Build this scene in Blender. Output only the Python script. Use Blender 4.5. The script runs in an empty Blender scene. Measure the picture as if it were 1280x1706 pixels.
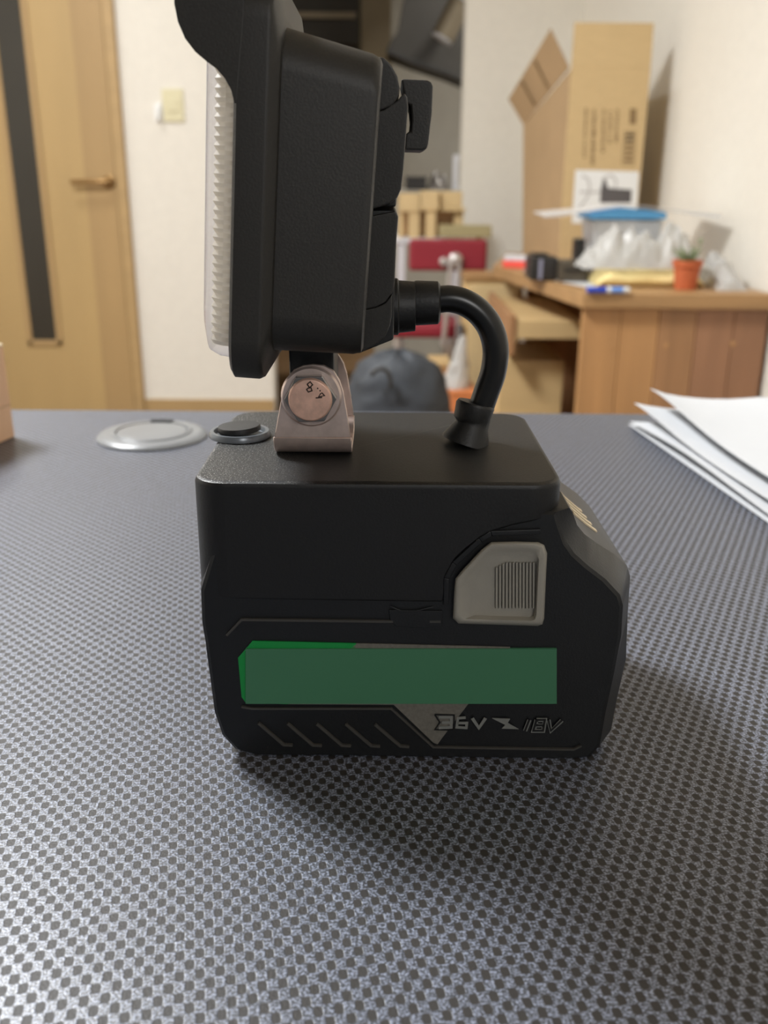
import bpy, bmesh, math, random
from mathutils import Vector, Matrix, noise

random.seed(7)
S = bpy.context.scene
COL = S.collection

# ------------------------------------------------------------------ camera
F = 1560.0                       # focal length in pixels of the 1280x1706 frame
TABLE = 0.750                    # table top height
CZ = TABLE + 0.168               # camera height
PITCH = math.radians(19.5)
ROLL = math.radians(0.4)
_f = Vector((0, math.cos(PITCH), -math.sin(PITCH)))
_u0 = Vector((0, math.sin(PITCH), math.cos(PITCH)))
_x = Vector((1, 0, 0))
RIGHT = _x * math.cos(ROLL) + _u0 * math.sin(ROLL)
UP = -_x * math.sin(ROLL) + _u0 * math.cos(ROLL)
FWD = _f
cam = bpy.data.cameras.new('camera')
camo = bpy.data.objects.new('camera', cam)
COL.objects.link(camo)
M = Matrix((RIGHT, UP, -FWD)).transposed().to_4x4()
M.translation = Vector((0, 0, CZ))
camo.matrix_world = M
cam.sensor_fit = 'HORIZONTAL'
cam.sensor_width = 36.0
cam.lens = 36.0 * F / 1280.0
cam.clip_start = 0.01
cam.clip_end = 50
cam.dof.use_dof = True
cam.dof.focus_distance = 0.272
cam.dof.aperture_fstop = 19.0
S.camera = camo

# ------------------------------------------------------------------ world, lights, exposure
w = bpy.data.worlds.new('world')
S.world = w
w.use_nodes = True
w.node_tree.nodes['Background'].inputs[0].default_value = (0.9, 0.92, 1.0, 1)
w.node_tree.nodes['Background'].inputs[1].default_value = 0.02
S.view_settings.view_transform = 'Standard'
S.view_settings.look = 'None'
S.view_settings.gamma = 1
S.view_settings.use_curve_mapping = False
S.view_settings.exposure = -0.04


def area(name, loc, target, size, power, color, shape='DISK'):
    l = bpy.data.lights.new(name, 'AREA')
    l.shape = shape
    l.size = size
    l.energy = power
    l.color = color
    o = bpy.data.objects.new(name, l)
    COL.objects.link(o)
    o.location = loc
    d = Vector(target) - Vector(loc)
    o.rotation_euler = d.to_track_quat('-Z', 'Y').to_euler()
    return o


area('ceiling_lamp_light', (-1.05, 1.28, 2.36), (-1.05, 1.28, 0), 0.55, 92, (0.965, 0.985, 1.0))
area('door_side_fill_light', (-1.2, 2.95, 2.36), (-1.2, 2.95, 0), 0.4, 11, (0.965, 0.985, 1.0))  # added fill to brighten the wall by the door, no known lamp
area('rear_fill_light', (0.55, -1.30, 1.50), (0.0, 0.3, 0.80), 0.45, 7, (1.0, 0.98, 0.96))  # added fill behind the camera, lifts the faces turned towards it
area('far_room_fill_light', (0.9, 4.9, 2.36), (0.9, 4.9, 0), 0.4, 44, (1.0, 0.99, 0.96))  # fill added to brighten the far room, no known fixture


# ------------------------------------------------------------------ picture -> place helpers
def ray(px, py):
    return RIGHT * ((px - 640.0) / F) + UP * ((853.0 - py) / F) + FWD


def P(px, py, y):
    d = ray(px, py)
    return Vector((0, 0, CZ)) + d * (y / d.y)


def PZ(px, py, z):
    d = ray(px, py)
    return Vector((0, 0, CZ)) + d * ((z - CZ) / d.z)


# ------------------------------------------------------------------ materials
def lin(c):
    out = []
    for v in c[:3]:
        v = v / 255.0
        out.append(v / 12.92 if v <= 0.04045 else ((v + 0.055) / 1.055) ** 2.4)
    return tuple(out) + (1.0,)


class NT:
    def __init__(s, name):
        s.m = bpy.data.materials.new(name)
        s.m.use_nodes = True
        s.t = s.m.node_tree
        s.b = s.t.nodes['Principled BSDF']
        s.out = s.t.nodes['Material Output']

    def n(s, typ, **kw):
        x = s.t.nodes.new(typ)
        for k, v in kw.items():
            setattr(x, k, v)
        return x

    def l(s, a, b):
        s.t.links.new(a, b)

    def math(s, op, a, b=None, c=None):
        x = s.n('ShaderNodeMath', operation=op)
        for i, v in enumerate((a, b, c)):
            if v is None:
                continue
            if isinstance(v, (int, float)):
                x.inputs[i].default_value = v
            else:
                s.l(v, x.inputs[i])
        return x.outputs[0]

    def coords(s, scale=(1, 1, 1), rot=(0, 0, 0)):
        tc = s.n('ShaderNodeTexCoord')
        mp = s.n('ShaderNodeMapping')
        mp.inputs['Scale'].default_value = scale
        mp.inputs['Rotation'].default_value = rot
        s.l(tc.outputs['Object'], mp.inputs['Vector'])
        return mp.outputs[0]

    def noise(s, vec, scale, detail=3):
        x = s.n('ShaderNodeTexNoise')
        x.inputs['Scale'].default_value = scale
        x.inputs['Detail'].default_value = detail
        s.l(vec, x.inputs['Vector'])
        return x.outputs['Fac']

    def ramp(s, fac, c1, c2, p1=0.3, p2=0.7):
        x = s.n('ShaderNodeValToRGB')
        x.color_ramp.elements[0].position = p1
        x.color_ramp.elements[0].color = c1
        x.color_ramp.elements[1].position = p2
        x.color_ramp.elements[1].color = c2
        s.l(fac, x.inputs[0])
        return x.outputs[0]

    def mixc(s, fac, a, b):
        x = s.n('ShaderNodeMix', data_type='RGBA')
        for v, i in ((fac, 0), (a, 6), (b, 7)):
            if isinstance(v, (int, float)):
                x.inputs[i].default_value = v
            elif isinstance(v, tuple):
                x.inputs[i].default_value = v
            else:
                s.l(v, x.inputs[i])
        return x.outputs[2]

    def bump(s, h, strength=0.3, dist=0.001):
        x = s.n('ShaderNodeBump')
        x.inputs['Strength'].default_value = strength
        x.inputs['Distance'].default_value = dist
        s.l(h, x.inputs['Height'])
        s.l(x.outputs[0], s.b.inputs['Normal'])


def mat(name, rgb, rough=0.6, metal=0.0, var=0.08, vscale=8.0, bump=0.0, bscale=300.0, stretch=(1, 1, 1), spec=0.5, bdist=0.0005):
    k = NT(name)
    c = lin(rgb)
    vec = k.coords(stretch)
    nz = k.noise(vec, vscale, 4)
    a = tuple(min(1, x * (1 + var)) for x in c[:3]) + (1,)
    b = tuple(x * (1 - var) for x in c[:3]) + (1,)
    k.l(k.ramp(nz, b, a), k.b.inputs['Base Color'])
    k.b.inputs['Roughness'].default_value = rough
    k.b.inputs['Metallic'].default_value = metal
    k.b.inputs['Specular IOR Level'].default_value = spec
    if bump > 0:
        k.bump(k.noise(k.coords(), bscale, 2), bump, bdist)
    return k.m


def glassy(name, tint, alpha=0.25, rough=0.05):
    """thin clear plastic: lets light through, shines, slightly milky"""
    k = NT(name)
    tr = k.n('ShaderNodeBsdfTransparent')
    tr.inputs[0].default_value = (0.95, 0.95, 0.96, 1)
    k.b.inputs['Base Color'].default_value = lin(tint)
    k.b.inputs['Roughness'].default_value = rough
    fr = k.n('ShaderNodeLayerWeight')
    fr.inputs[0].default_value = 0.5
    f = k.math('MINIMUM', k.math('ADD', k.math('MULTIPLY', k.math('POWER', fr.outputs['Facing'], 4.0), 0.5), alpha), 1.0)
    mx = k.n('ShaderNodeMixShader')
    k.l(f, mx.inputs[0])
    k.l(tr.outputs[0], mx.inputs[1])
    k.l(k.b.outputs[0], mx.inputs[2])
    k.l(mx.outputs[0], k.out.inputs[0])
    return k.m


def translucent(name, rgb):
    k = NT(name)
    k.b.inputs['Base Color'].default_value = lin(rgb)
    k.b.inputs['Roughness'].default_value = 0.35
    tl = k.n('ShaderNodeBsdfTranslucent')
    tl.inputs[0].default_value = lin(rgb)
    nz = k.noise(k.coords((1, 1, 1)), 260, 2)
    mx = k.n('ShaderNodeMixShader')
    k.l(k.math('ADD', 0.45, k.math('MULTIPLY', nz, 0.15)), mx.inputs[0])
    k.l(k.b.outputs[0], mx.inputs[1])
    k.l(tl.outputs[0], mx.inputs[2])
    k.l(mx.outputs[0], k.out.inputs[0])
    return k.m


def wood(name, rgb, rough=0.5, grain=(40, 40, 2), var=0.18):
    return mat(name, rgb, rough, var=var, vscale=1.0, stretch=grain, bump=0.05, bscale=200)


def weave_material():
    k = NT('carbon_weave')
    vec = k.coords((1, 1, 1), (0, 0, math.radians(-11)))
    sep = k.n('ShaderNodeSeparateXYZ')
    k.l(vec, sep.inputs[0])
    sx = k.math('SINE', k.math('MULTIPLY', sep.outputs[0], math.pi / 0.00225))
    sy = k.math('SINE', k.math('MULTIPLY', sep.outputs[1], math.pi / 0.0030))
    pr = k.math('MULTIPLY', sx, sy)
    mr = k.n('ShaderNodeMapRange', interpolation_type='SMOOTHSTEP')
    mr.inputs['From Min'].default_value = -0.30
    mr.inputs['From Max'].default_value = 0.10
    k.l(pr, mr.inputs['Value'])
    cell = mr.outputs[0]
    fine = k.noise(k.coords((1, 1, 1)), 1500, 2)
    spark = k.n('ShaderNodeMapRange')
    spark.inputs['From Min'].default_value = 0.42
    spark.inputs['From Max'].default_value = 0.66
    k.l(fine, spark.inputs['Value'])
    bright = k.mixc(spark.outputs[0], lin((60, 62, 68)), lin((150, 158, 178)))  # sparkle and bluish highlight tint painted into the bright cells
    k.l(k.mixc(cell, lin((50, 47, 45)), bright), k.b.inputs['Base Color'])
    k.l(k.math('SUBTRACT', 0.52, k.math('MULTIPLY', cell, 0.16)), k.b.inputs['Roughness'])
    k.l(k.math('ADD', 0.42, k.math('MULTIPLY', cell, 0.26)), k.b.inputs['Specular IOR Level'])
    h = k.math('ADD', k.math('MULTIPLY', cell, 0.5), k.math('MULTIPLY', fine, 0.7))
    k.bump(h, 0.5, 0.00022)
    return k.m


def dusty_plastic(name, rgb, rough, dust=0.0, x0=-0.02, x1=-0.06):
    """moulded black plastic with fine grain; pale dust lies on faces turned up"""
    k = NT(name)
    c = lin(rgb)
    fine = k.noise(k.coords(), 1500, 2)
    a = tuple(x * 1.15 for x in c[:3]) + (1,)
    b = tuple(x * 0.85 for x in c[:3]) + (1,)
    col = k.ramp(fine, b, a)
    if dust:
        sp = k.n('ShaderNodeMapRange')
        sp.inputs['From Min'].default_value = 0.565
        sp.inputs['From Max'].default_value = 0.68
        k.l(k.noise(k.coords(), 2100, 2), sp.inputs['Value'])
        geo = k.n('ShaderNodeNewGeometry')
        sg = k.n('ShaderNodeSeparateXYZ')
        k.l(geo.outputs['Normal'], sg.inputs[0])
        up = k.math('GREATER_THAN', sg.outputs[2], 0.7)
        ox = k.n('ShaderNodeSeparateXYZ')
        k.l(k.coords(), ox.inputs[0])
        gx = k.n('ShaderNodeMapRange')
        gx.inputs['From Min'].default_value = x0
        gx.inputs['From Max'].default_value = x1
        gx.inputs['To Min'].default_value = 0.04
        k.l(ox.outputs[0], gx.inputs['Value'])
        f = k.math('MULTIPLY', k.math('MULTIPLY', sp.outputs[0], up), k.math('MULTIPLY', gx.outputs[0], dust))
        col = k.mixc(f, col, lin((190, 190, 185)))
    k.l(col, k.b.inputs['Base Color'])
    k.b.inputs['Roughness'].default_value = rough
    k.bump(fine, 0.25, 0.0002)
    return k.m


MT = {}
MT['wall'] = mat('cream_wallpaper', (233, 228, 217), 0.9, var=0.02, vscale=40, bump=0.15, bscale=350)
MT['wall_blue'] = mat('grey_blue_wall', (120, 126, 134), 0.9, var=0.03)
MT['ceiling'] = mat('white_ceiling', (230, 225, 212), 0.9, var=0.02)
MT['floor'] = wood('brown_floor', (120, 92, 62), 0.5, (3, 40, 1))
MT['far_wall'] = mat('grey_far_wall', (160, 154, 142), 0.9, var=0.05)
MT['far_dark'] = mat('dark_far_fittings', (52, 48, 42), 0.6, var=0.1)
MT['door'] = wood('pale_oak_door', (182, 153, 104), 0.5, (6, 6, 0.9), 0.06)
MT['door_dark'] = wood('oak_door_stile', (173, 143, 98), 0.5, (9, 9, 0.9), 0.06)
MT['dark_glass'] = mat('dark_door_glass', (48, 44, 36), 0.35, var=0.05)
MT['base'] = wood('oak_baseboard', (180, 150, 104), 0.5, (2, 20, 20), 0.06)
MT['brass'] = mat('dull_bronze', (150, 118, 76), 0.35, 0.8)
MT['switch'] = mat('ivory_switch', (222, 214, 178), 0.4, var=0.01)
MT['white'] = mat('white_plastic', (238, 238, 236), 0.45, var=0.01)
MT['weave'] = weave_material()
MT['table_edge'] = mat('black_table_edge', (40, 40, 41), 0.5)
MT['black'] = dusty_plastic('black_moulded_plastic', (14, 14, 14), 0.5)
MT['adapter'] = dusty_plastic('black_adapter_plastic', (15, 15, 15), 0.47, dust=1.0)
MT['battery'] = dusty_plastic('black_battery_plastic', (13, 15, 17), 0.45)
MT['lamp'] = dusty_plastic('black_lamp_plastic', (37, 35, 31), 0.5)
MT['line'] = mat('dark_grey_plastic', (64, 62, 58), 0.5)  # lighter than the battery, for its raised ribs and border line
MT['rubber'] = mat('black_rubber', (20, 20, 20), 0.5, var=0.1, vscale=300, bump=0.2, bscale=900)
MT['cable'] = mat('black_cable_jacket', (18, 18, 17), 0.3, var=0.1)
MT['grey_btn'] = mat('warm_grey_plastic', (150, 146, 136), 0.55, var=0.03, vscale=200, bump=0.1, bscale=1500)
MT['green'] = mat('bright_green_print', (10, 140, 62), 0.45, var=0.02)
MT['green_dull'] = mat('muted_green_cover', (62, 118, 86), 0.7, var=0.01)
MT['grey_print'] = mat('flecked_grey_print', (106, 103, 95), 0.55, var=0.15, vscale=900)
MT['pale_print'] = mat('pale_grey_print', (120, 122, 118), 0.5, var=0.03)
MT['black_print'] = mat('black_print', (10, 11, 12), 0.5, var=0.03)
MT['zinc'] = mat('zinc_plated_steel', (222, 202, 193), 0.38, 0.72, var=0.12, vscale=220, bump=0.06, bscale=500)  # pinkish tint is a warm reflection put into the base colour
MT['zinc_bolt'] = mat('pink_reflection_bolt_steel', (230, 188, 168), 0.45, 0.4, var=0.16, vscale=300, bump=0.1, bscale=700)  # bolt steel with its pink reflection painted into the colour
MT['hex'] = mat('dark_reflection_bolt_flanks', (150, 146, 142), 0.3, 1.0, var=0.1, vscale=300)  # dark reflections on the hex facets put into a darker colour
MT['stamp'] = mat('stamped_mark', (70, 58, 52), 0.5, 0.6)
MT['clear'] = glassy('clear_polycarbonate', (205, 205, 220), 0.10, 0.08)
MT['reflector'] = translucent('pale_ribbed_reflector', (240, 234, 222))
MT['ring'] = mat('satin_grey_ring', (112, 118, 124), 0.3, 0.3)
MT['grommet'] = mat('grey_grommet_plastic', (128, 130, 132), 0.32, 0.0, var=0.05)
MT['dark_gap'] = mat('dark_opening', (22, 21, 20), 0.8)
MT['paper'] = mat('white_paper', (206, 208, 211), 0.8, var=0.015, vscale=30, bump=0.05, bscale=60)
MT['peach'] = mat('peach_cardboard', (226, 184, 148), 0.8, var=0.04)
MT['peach_top'] = mat('pale_cardboard_edge', (240, 222, 190), 0.8, var=0.03)
MT['card'] = mat('brown_cardboard', (204, 176, 130), 0.85, var=0.04, stretch=(3, 3, 20))
MT['card_dark'] = mat('dark_cardboard', (176, 148, 112), 0.9, var=0.05)  # darker brown, shade of the box's left side put into the colour
MT['card_edge'] = mat('cardboard_edge', (214, 184, 134), 0.9, var=0.05)
MT['ink'] = mat('faded_brown_ink', (140, 114, 78), 0.9)
MT['ink_dark'] = mat('dark_brown_ink', (96, 80, 60), 0.9)
MT['ink_grey'] = mat('grey_print_ink', (92, 88, 88), 0.8)
MT['ink_pale'] = mat('pale_grey_print_ink', (196, 193, 190), 0.8)
MT['desk_top'] = wood('worn_oak_desk_top', (172, 134, 90), 0.45, (3, 30, 30), 0.12)
MT['plank1'] = wood('honey_wood_plank', (186, 140, 92), 0.45, (30, 30, 2), 0.12)
MT['plank2'] = wood('brown_wood_plank', (164, 122, 84), 0.45, (30, 30, 2), 0.14)
MT['plank3'] = wood('red_brown_wood_plank', (156, 114, 84), 0.45, (30, 30, 2), 0.14)
MT['pale_wood'] = wood('pale_pine', (208, 178, 128), 0.5, (3, 20, 20), 0.08)
MT['raw_wood'] = wood('raw_pine_offcuts', (216, 190, 142), 0.6, (20, 20, 3), 0.08)
MT['old_board'] = wood('greyed_board', (176, 164, 122), 0.7, (3, 20, 20), 0.06)
MT['terracotta'] = mat('terracotta', (190, 98, 58), 0.7, var=0.06)
MT['soil'] = mat('potting_soil', (60, 46, 34), 0.95, var=0.3, vscale=200)
MT['leaf'] = mat('grey_green_succulent', (128, 140, 104), 0.6, var=0.15, vscale=60)
MT['blue'] = mat('sky_blue_plastic', (104, 186, 244), 0.4)
MT['blue_pen'] = mat('royal_blue_plastic', (52, 78, 190), 0.25)
MT['blue_light'] = mat('light_blue_plastic', (120, 160, 232), 0.3)
MT['bin'] = glassy('frosted_storage_plastic', (215, 218, 222), 0.62, 0.35)
MT['film'] = glassy('clear_plastic_film', (240, 240, 240), 0.42, 0.2)
MT['film_milky'] = glassy('milky_plastic_bag', (214, 213, 210), 0.62, 0.3)
MT['sheet'] = glassy('thin_white_plastic', (236, 236, 236), 0.42, 0.3)
MT['yellow'] = mat('yellow_padded_paper', (250, 230, 165), 0.75, var=0.05, bump=0.2, bscale=90)
MT['device'] = mat('black_device_plastic', (44, 42, 40), 0.35)
MT['device_brown'] = mat('dark_olive_case', (78, 70, 58), 0.5, var=0.15, vscale=30)
MT['silver'] = mat('grey_blue_trim', (150, 150, 170), 0.4)
MT['red_paper'] = mat('red_paper', (232, 84, 70), 0.6)
MT['red'] = mat('wine_red_vinyl', (142, 36, 50), 0.5, var=0.05)
MT['chrome'] = mat('chrome_tube', (205, 200, 198), 0.3, 0.6, var=0.04)
MT['black_bag'] = mat('black_bag_fabric', (50, 54, 60), 0.6, var=0.15, vscale=20, bump=0.3, bscale=60, bdist=0.004)
MT['orange_box'] = mat('orange_brown_carton', (206, 128, 78), 0.8)
MT['far_white'] = mat('white_painted_frame', (215, 215, 220), 0.5)
MT['duct'] = mat('beige_duct', (140, 128, 108), 0.5, 0.3)
MT['junk'] = mat('grey_crumpled_foil', (112, 106, 100), 0.4, 0.3, var=0.5, vscale=40)
MT['curtain'] = mat('pale_beige_curtain', (206, 194, 166), 0.9, var=0.04)


# ------------------------------------------------------------------ mesh helpers
ORI = {}


class MB:
    def __init__(s):
        s.v = []
        s.f = []

    def add(s, vs, fs):
        o = len(s.v)
        s.v += [Vector(x) for x in vs]
        s.f += [tuple(i + o for i in f) for f in fs]
        return s

    def loft(s, rings, cap=True, closed=True):
        n = len(rings[0])
        vs = [p for r in rings for p in r]
        fs = []
        for i in range(len(rings) - 1):
            for j in range(n if closed else n - 1):
                a = i * n + j
                b = i * n + (j + 1) % n
                fs.append((a, b, b + n, a + n))
        if cap:
            fs.append(tuple(range(n - 1, -1, -1)))
            fs.append(tuple((len(rings) - 1) * n + j for j in range(n)))
        return s.add(vs, fs)

    def prism(s, pts, d):
        d = Vector(d)
        return s.loft([[Vector(p) for p in pts], [Vector(p) + d for p in pts]])

    def box(s, c, size, rz=0.0, rot=None):
        m = rot if rot is not None else Matrix.Rotation(rz, 3, 'Z')
        h = [x / 2 for x in size]
        pts = [(-1, -1), (1, -1), (1, 1), (-1, 1)]
        return s.loft([[Vector(c) + m @ Vector((a * h[0], b * h[1], z * h[2])) for a, b in pts] for z in (-1, 1)])

    def boxr(s, x0, x1, y0, y1, z0, z1):
        return s.box(((x0 + x1) / 2, (y0 + y1) / 2, (z0 + z1) / 2), (x1 - x0, y1 - y0, z1 - z0))

    def tube(s, path, r, n=12, cap=True):
        path = [Vector(p) for p in path]
        rr = r if isinstance(r, (list, tuple)) else [r] * len(path)
        rings = []
        ref = None
        for i, p in enumerate(path):
            t = (path[min(i + 1, len(path) - 1)] - path[max(i - 1, 0)]).normalized()
            if ref is None:
                ref = t.cross(Vector((0.12, 1, 0.07))).normalized()
            ref = (ref - t * ref.dot(t)).normalized()
            b = t.cross(ref)
            rings.append([p + (ref * math.cos(2 * math.pi * k / n) + b * math.sin(2 * math.pi * k / n)) * rr[i] for k in range(n)])
        return s.loft(rings, cap)

    def lathe(s, prof, c, axis=(0, 0, 1), n=32, cap=True):
        ax = Vector(axis).normalized()
        ref = ax.orthogonal().normalized()
        b = ax.cross(ref)
        c = Vector(c)
        rings = [[c + ax * h + (ref * math.cos(2 * math.pi * k / n) + b * math.sin(2 * math.pi * k / n)) * r for k in range(n)] for r, h in prof]
        return s.loft(rings, cap)

    def ribbon(s, pts, wd, d):
        """flat stroke along 3D polyline pts lying in a plane of normal d; raised by d"""
        pts = [Vector(p) for p in pts]
        d = Vector(d)
        nrm = d.normalized()
        L, Rr = [], []
        for i, p in enumerate(pts):
            t = Vector((0, 0, 0))
            if i > 0:
                t += (p - pts[i - 1]).normalized()
            if i < len(pts) - 1:
                t += (pts[i + 1] - p).normalized()
            t.normalize()
            sd = nrm.cross(t).normalized()
            k = 1.0
            if 0 < i < len(pts) - 1:
                c = (p - pts[i - 1]).normalized().dot(t)
                k = min(1.6, 1 / max(0.3, c))
            L.append(p + sd * wd / 2 * k)
            Rr.append(p - sd * wd / 2 * k)
        for i in range(len(pts) - 1):
            s.prism([L[i], L[i + 1], Rr[i + 1], Rr[i]], d)
        return s

    def build(s, name, material, parent=None, bevel=0.0, seg=2, smooth=True, angle=38, origin=None):
        me = bpy.data.meshes.new(name)
        if parent is not None:
            o0 = ORI[parent]
        elif origin is not None:
            o0 = Vector(origin)
        else:
            lo = Vector([min(v[i] for v in s.v) for i in range(3)])
            hi = Vector([max(v[i] for v in s.v) for i in range(3)])
            o0 = Vector(((lo.x + hi.x) / 2, (lo.y + hi.y) / 2, lo.z))
        bm = bmesh.new()
        vv = [bm.verts.new(v - o0) for v in s.v]
        for f in s.f:
            try:
                bm.faces.new([vv[i] for i in f])
            except ValueError:
                pass
        bmesh.ops.recalc_face_normals(bm, faces=bm.faces)
        if bevel > 0:
            ed = [e for e in bm.edges if len(e.link_faces) == 2 and e.calc_face_angle(0) > math.radians(28)]
            bmesh.ops.bevel(bm, geom=ed, offset=bevel, segments=seg, affect='EDGES', profile=0.5, clamp_overlap=True)
        bm.to_mesh(me)
        bm.free()
        if smooth:
            me.polygons.foreach_set('use_smooth', [True] * len(me.polygons))
            me.set_sharp_from_angle(angle=math.radians(angle))
        me.materials.append(material if not isinstance(material, str) else MT[material])
        o = bpy.data.objects.new(name, me)
        COL.objects.link(o)
        if smooth:
            wn = o.modifiers.new('weighted_normal', 'WEIGHTED_NORMAL')
            wn.keep_sharp = True
            wn.weight = 90
        if parent is not None:
            o.parent = parent
        else:
            o.location = o0
        ORI[o] = o0
        return o


def thing(name, label, cat, loc, group=None):
    o = bpy.data.objects.new(name, None)
    COL.objects.link(o)
    o.location = loc
    o.empty_display_size = 0.02
    ORI[o] = Vector(loc)
    return tag(o, label, cat, group)


def tag(o, label, cat, group=None):
    o['label'] = label
    o['category'] = cat
    if group:
        o['group'] = group
    return o


def struct(o):
    o['kind'] = 'structure'
    return o


def smoothpath(pts, n=8):
    pts = [Vector(p) for p in pts]
    q = [pts[0] * 2 - pts[1]] + pts + [pts[-1] * 2 - pts[-2]]
    out = []
    for i in range(1, len(q) - 2):
        for k in range(n):
            t = k / n
            a, b, c, d = q[i - 1], q[i], q[i + 1], q[i + 2]
            out.append(0.5 * ((2 * b) + (c - a) * t + (2 * a - 5 * b + 4 * c - d) * t * t + (3 * b - a - 3 * c + d) * t ** 3))
    out.append(pts[-1])
    return out


# ================================================================== the room
YB = 3.80                                             # wall with the door
XJL = P(456, 640, YB).x                               # doorway edges
XJR = P(774, 130, YB).x
XC = P(962, 200, YB).x                                # right room corner
RW = lambda y: XC + 0.086 * (YB - y)                  # right wall line
XL, YF, HC = -2.3, -1.6, 2.42
T = 0.12
XDL, XDR = -1.82, P(170, 0, YB).x                     # door leaf
XCAS = XDR + 0.042                                    # casing outer edge

struct(MB().boxr(-3.0, 3.0, YF, 8.0, -0.1, 0.0).build('floor', 'floor'))
struct(MB().boxr(-3.0, 3.0, YF, 8.0, HC, HC + 0.1).build('ceiling', 'ceiling'))
struct(MB().boxr(XL - T, XL, YF, YB + T, 0, HC).build('wall_left', 'wall'))
struct(MB().boxr(XL, RW(YF) + 0.2, YF - T, YF, 0, HC).build('wall_front', 'wall_blue'))
wb = MB()
wb.boxr(XL, XDL, YB, YB + T, 0, HC)
wb.boxr(XDL, XDR, YB, YB + T, 2.0, HC)
wb.boxr(XDR, XJL, YB, YB + T, 0, HC)
wb.boxr(XJL, XJR, YB, YB + T, 2.02, HC)
wb.boxr(XJR, XC + 0.3, YB, YB + T, 0, HC)
struct(wb.build('wall_back', 'wall', smooth=False))
struct(MB().prism([(RW(YF), YF, 0), (RW(YB), YB, 0), (RW(YB) + T, YB, 0), (RW(YF) + T, YF, 0)], (0, 0, HC)).build('wall_right', 'wall', smooth=False))
struct(MB().boxr(XCAS, XJL, YB - 0.012, YB, 0, 0.062).build('baseboard_back', 'base', bevel=0.002))
# far room
struct(MB().boxr(-2.2, 2.6, 6.6, 6.7, 0, HC).build('wall_far', 'far_wall'))
struct(MB().boxr(-2.3, -2.2, YB + T, 6.7, 0, HC).build('wall_far_left', 'far_wall'))
struct(MB().boxr(2.6, 2.7, YB + T, 6.7, 0, HC).build('wall_far_right', 'far_wall'))

# door
dl = struct(MB().boxr(XDL, XDR, YB - 0.02, YB + 0.02, 0.005, 1.995).build('door_1', 'door', bevel=0.002))
xs1, xs0 = P(98, 565, YB).x, P(58, 565, YB).x
zs = P(80, 565, YB).z
MB().boxr(xs0, xs1, YB - 0.024, YB - 0.021, zs, 1.88).build('glass_strip', 'dark_glass', dl)
fr = MB()
for a, b in ((xs0 - 0.022, xs0), (xs1, xs1 + 0.022)):
    fr.boxr(a, b, YB - 0.028, YB - 0.0205, zs - 0.02, 1.9)
fr.boxr(xs0 - 0.022, xs1 + 0.022, YB - 0.028, YB - 0.0205, zs - 0.022, zs)
fr.build('glass_frame', 'door_dark', dl, bevel=0.003)
MB().boxr(P(145, 300, YB).x, XDR, YB - 0.0225, YB - 0.0205, 0.005, 1.995).build('door_stile', 'door_dark', dl, bevel=0.0005)
hp = P(178, 303, YB - 0.06)
hd = MB()
hd.lathe([(0.024, 0), (0.024, 0.006), (0.019, 0.009)], (hp.x, YB - 0.0225, hp.z), (0, -1, 0), 24)
hd.tube([(hp.x, YB - 0.025, hp.z), (hp.x, YB - 0.06, hp.z)], 0.009)
hd.tube(smoothpath([(hp.x + 0.004, YB - 0.06, hp.z), (hp.x - 0.05, YB - 0.064, hp.z), (hp.x - 0.135, YB - 0.06, hp.z - 0.002)]), 0.009)
hd.build('door_handle', 'brass', dl)
cs = struct(MB().boxr(XDR + 0.003, XCAS, YB - 0.03, YB, 0, 2.04).build('trim_1', 'base', bevel=0.003))
struct(MB().boxr(XDL - 0.045, XDL - 0.003, YB - 0.03, YB, 0, 2.04).build('trim_2', 'base', bevel=0.003))
struct(MB().boxr(XDL - 0.045, XCAS, YB - 0.03, YB, 2.0405, 2.085).build('trim_3', 'base', bevel=0.003))

# switch and hook on the white wall
a, b = P(273, 203, YB), P(305, 148, YB)
sw = thing('light_switch', 'ivory light switch plate on the cream wall right of the door', 'light switch', ((a.x + b.x) / 2, YB, a.z))
MB().boxr(a.x, b.x, YB - 0.008, YB, a.z, b.z).build('plate', 'switch', sw, bevel=0.003)
MB().boxr(a.x + 0.02, b.x - 0.02, YB - 0.012, YB - 0.008, a.z + 0.035, b.z - 0.035).build('rocker', 'switch', sw, bevel=0.002)
a, b = P(259, 203, YB), P(270, 172, YB)
hk = thing('wall_clip', 'small white plastic clip beside the ivory light switch', 'clip', ((a.x + b.x) / 2, YB, a.z))
MB().boxr(a.x, b.x, YB - 0.006, YB, a.z, b.z).build('back_plate', 'white', hk, bevel=0.002)
MB().tube(smoothpath([(b.x - 0.012, YB - 0.006, b.z - 0.01), (b.x - 0.012, YB - 0.022, a.z + 0.03), (b.x - 0.012, YB - 0.03, a.z + 0.012), (b.x - 0.012, YB - 0.02, a.z + 0.006)]), 0.005).build('hook', 'white', hk)

# ================================================================== foreground table
YT = PZ(640, 687, TABLE).y                             # far edge
tb = thing('work_table', 'dark work table with woven carbon-look top in the foreground', 'table', (0, 0.35, 0))
MB().boxr(-0.75, 0.75, -0.02, YT, TABLE - 0.003, TABLE).build('tabletop_laminate', 'weave', tb)
MB().boxr(-0.75, 0.75, -0.02, YT, TABLE - 0.03, TABLE - 0.0031).build('tabletop', 'table_edge', tb)
for sx in (-0.70, 0.70):
    for sy in (0.03, YT - 0.05):
        MB().boxr(sx - 0.022, sx + 0.022, sy - 0.022, sy + 0.022, 0, TABLE - 0.0305).build('leg', 'table_edge', tb, bevel=0.003)

# ================================================================== the work light
YN = 0.2468                                            # front face of adapter and battery
YBK = 0.332                                            # back face
ZT = P(630, 805, YN).z                                 # adapter top
wl = thing('work_light', 'black cordless LED work light on battery pack with green label', 'work light', (0, 0.29, TABLE))


def ppx(pts, y):
    return [P(a, b, y) for a, b in pts]


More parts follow.
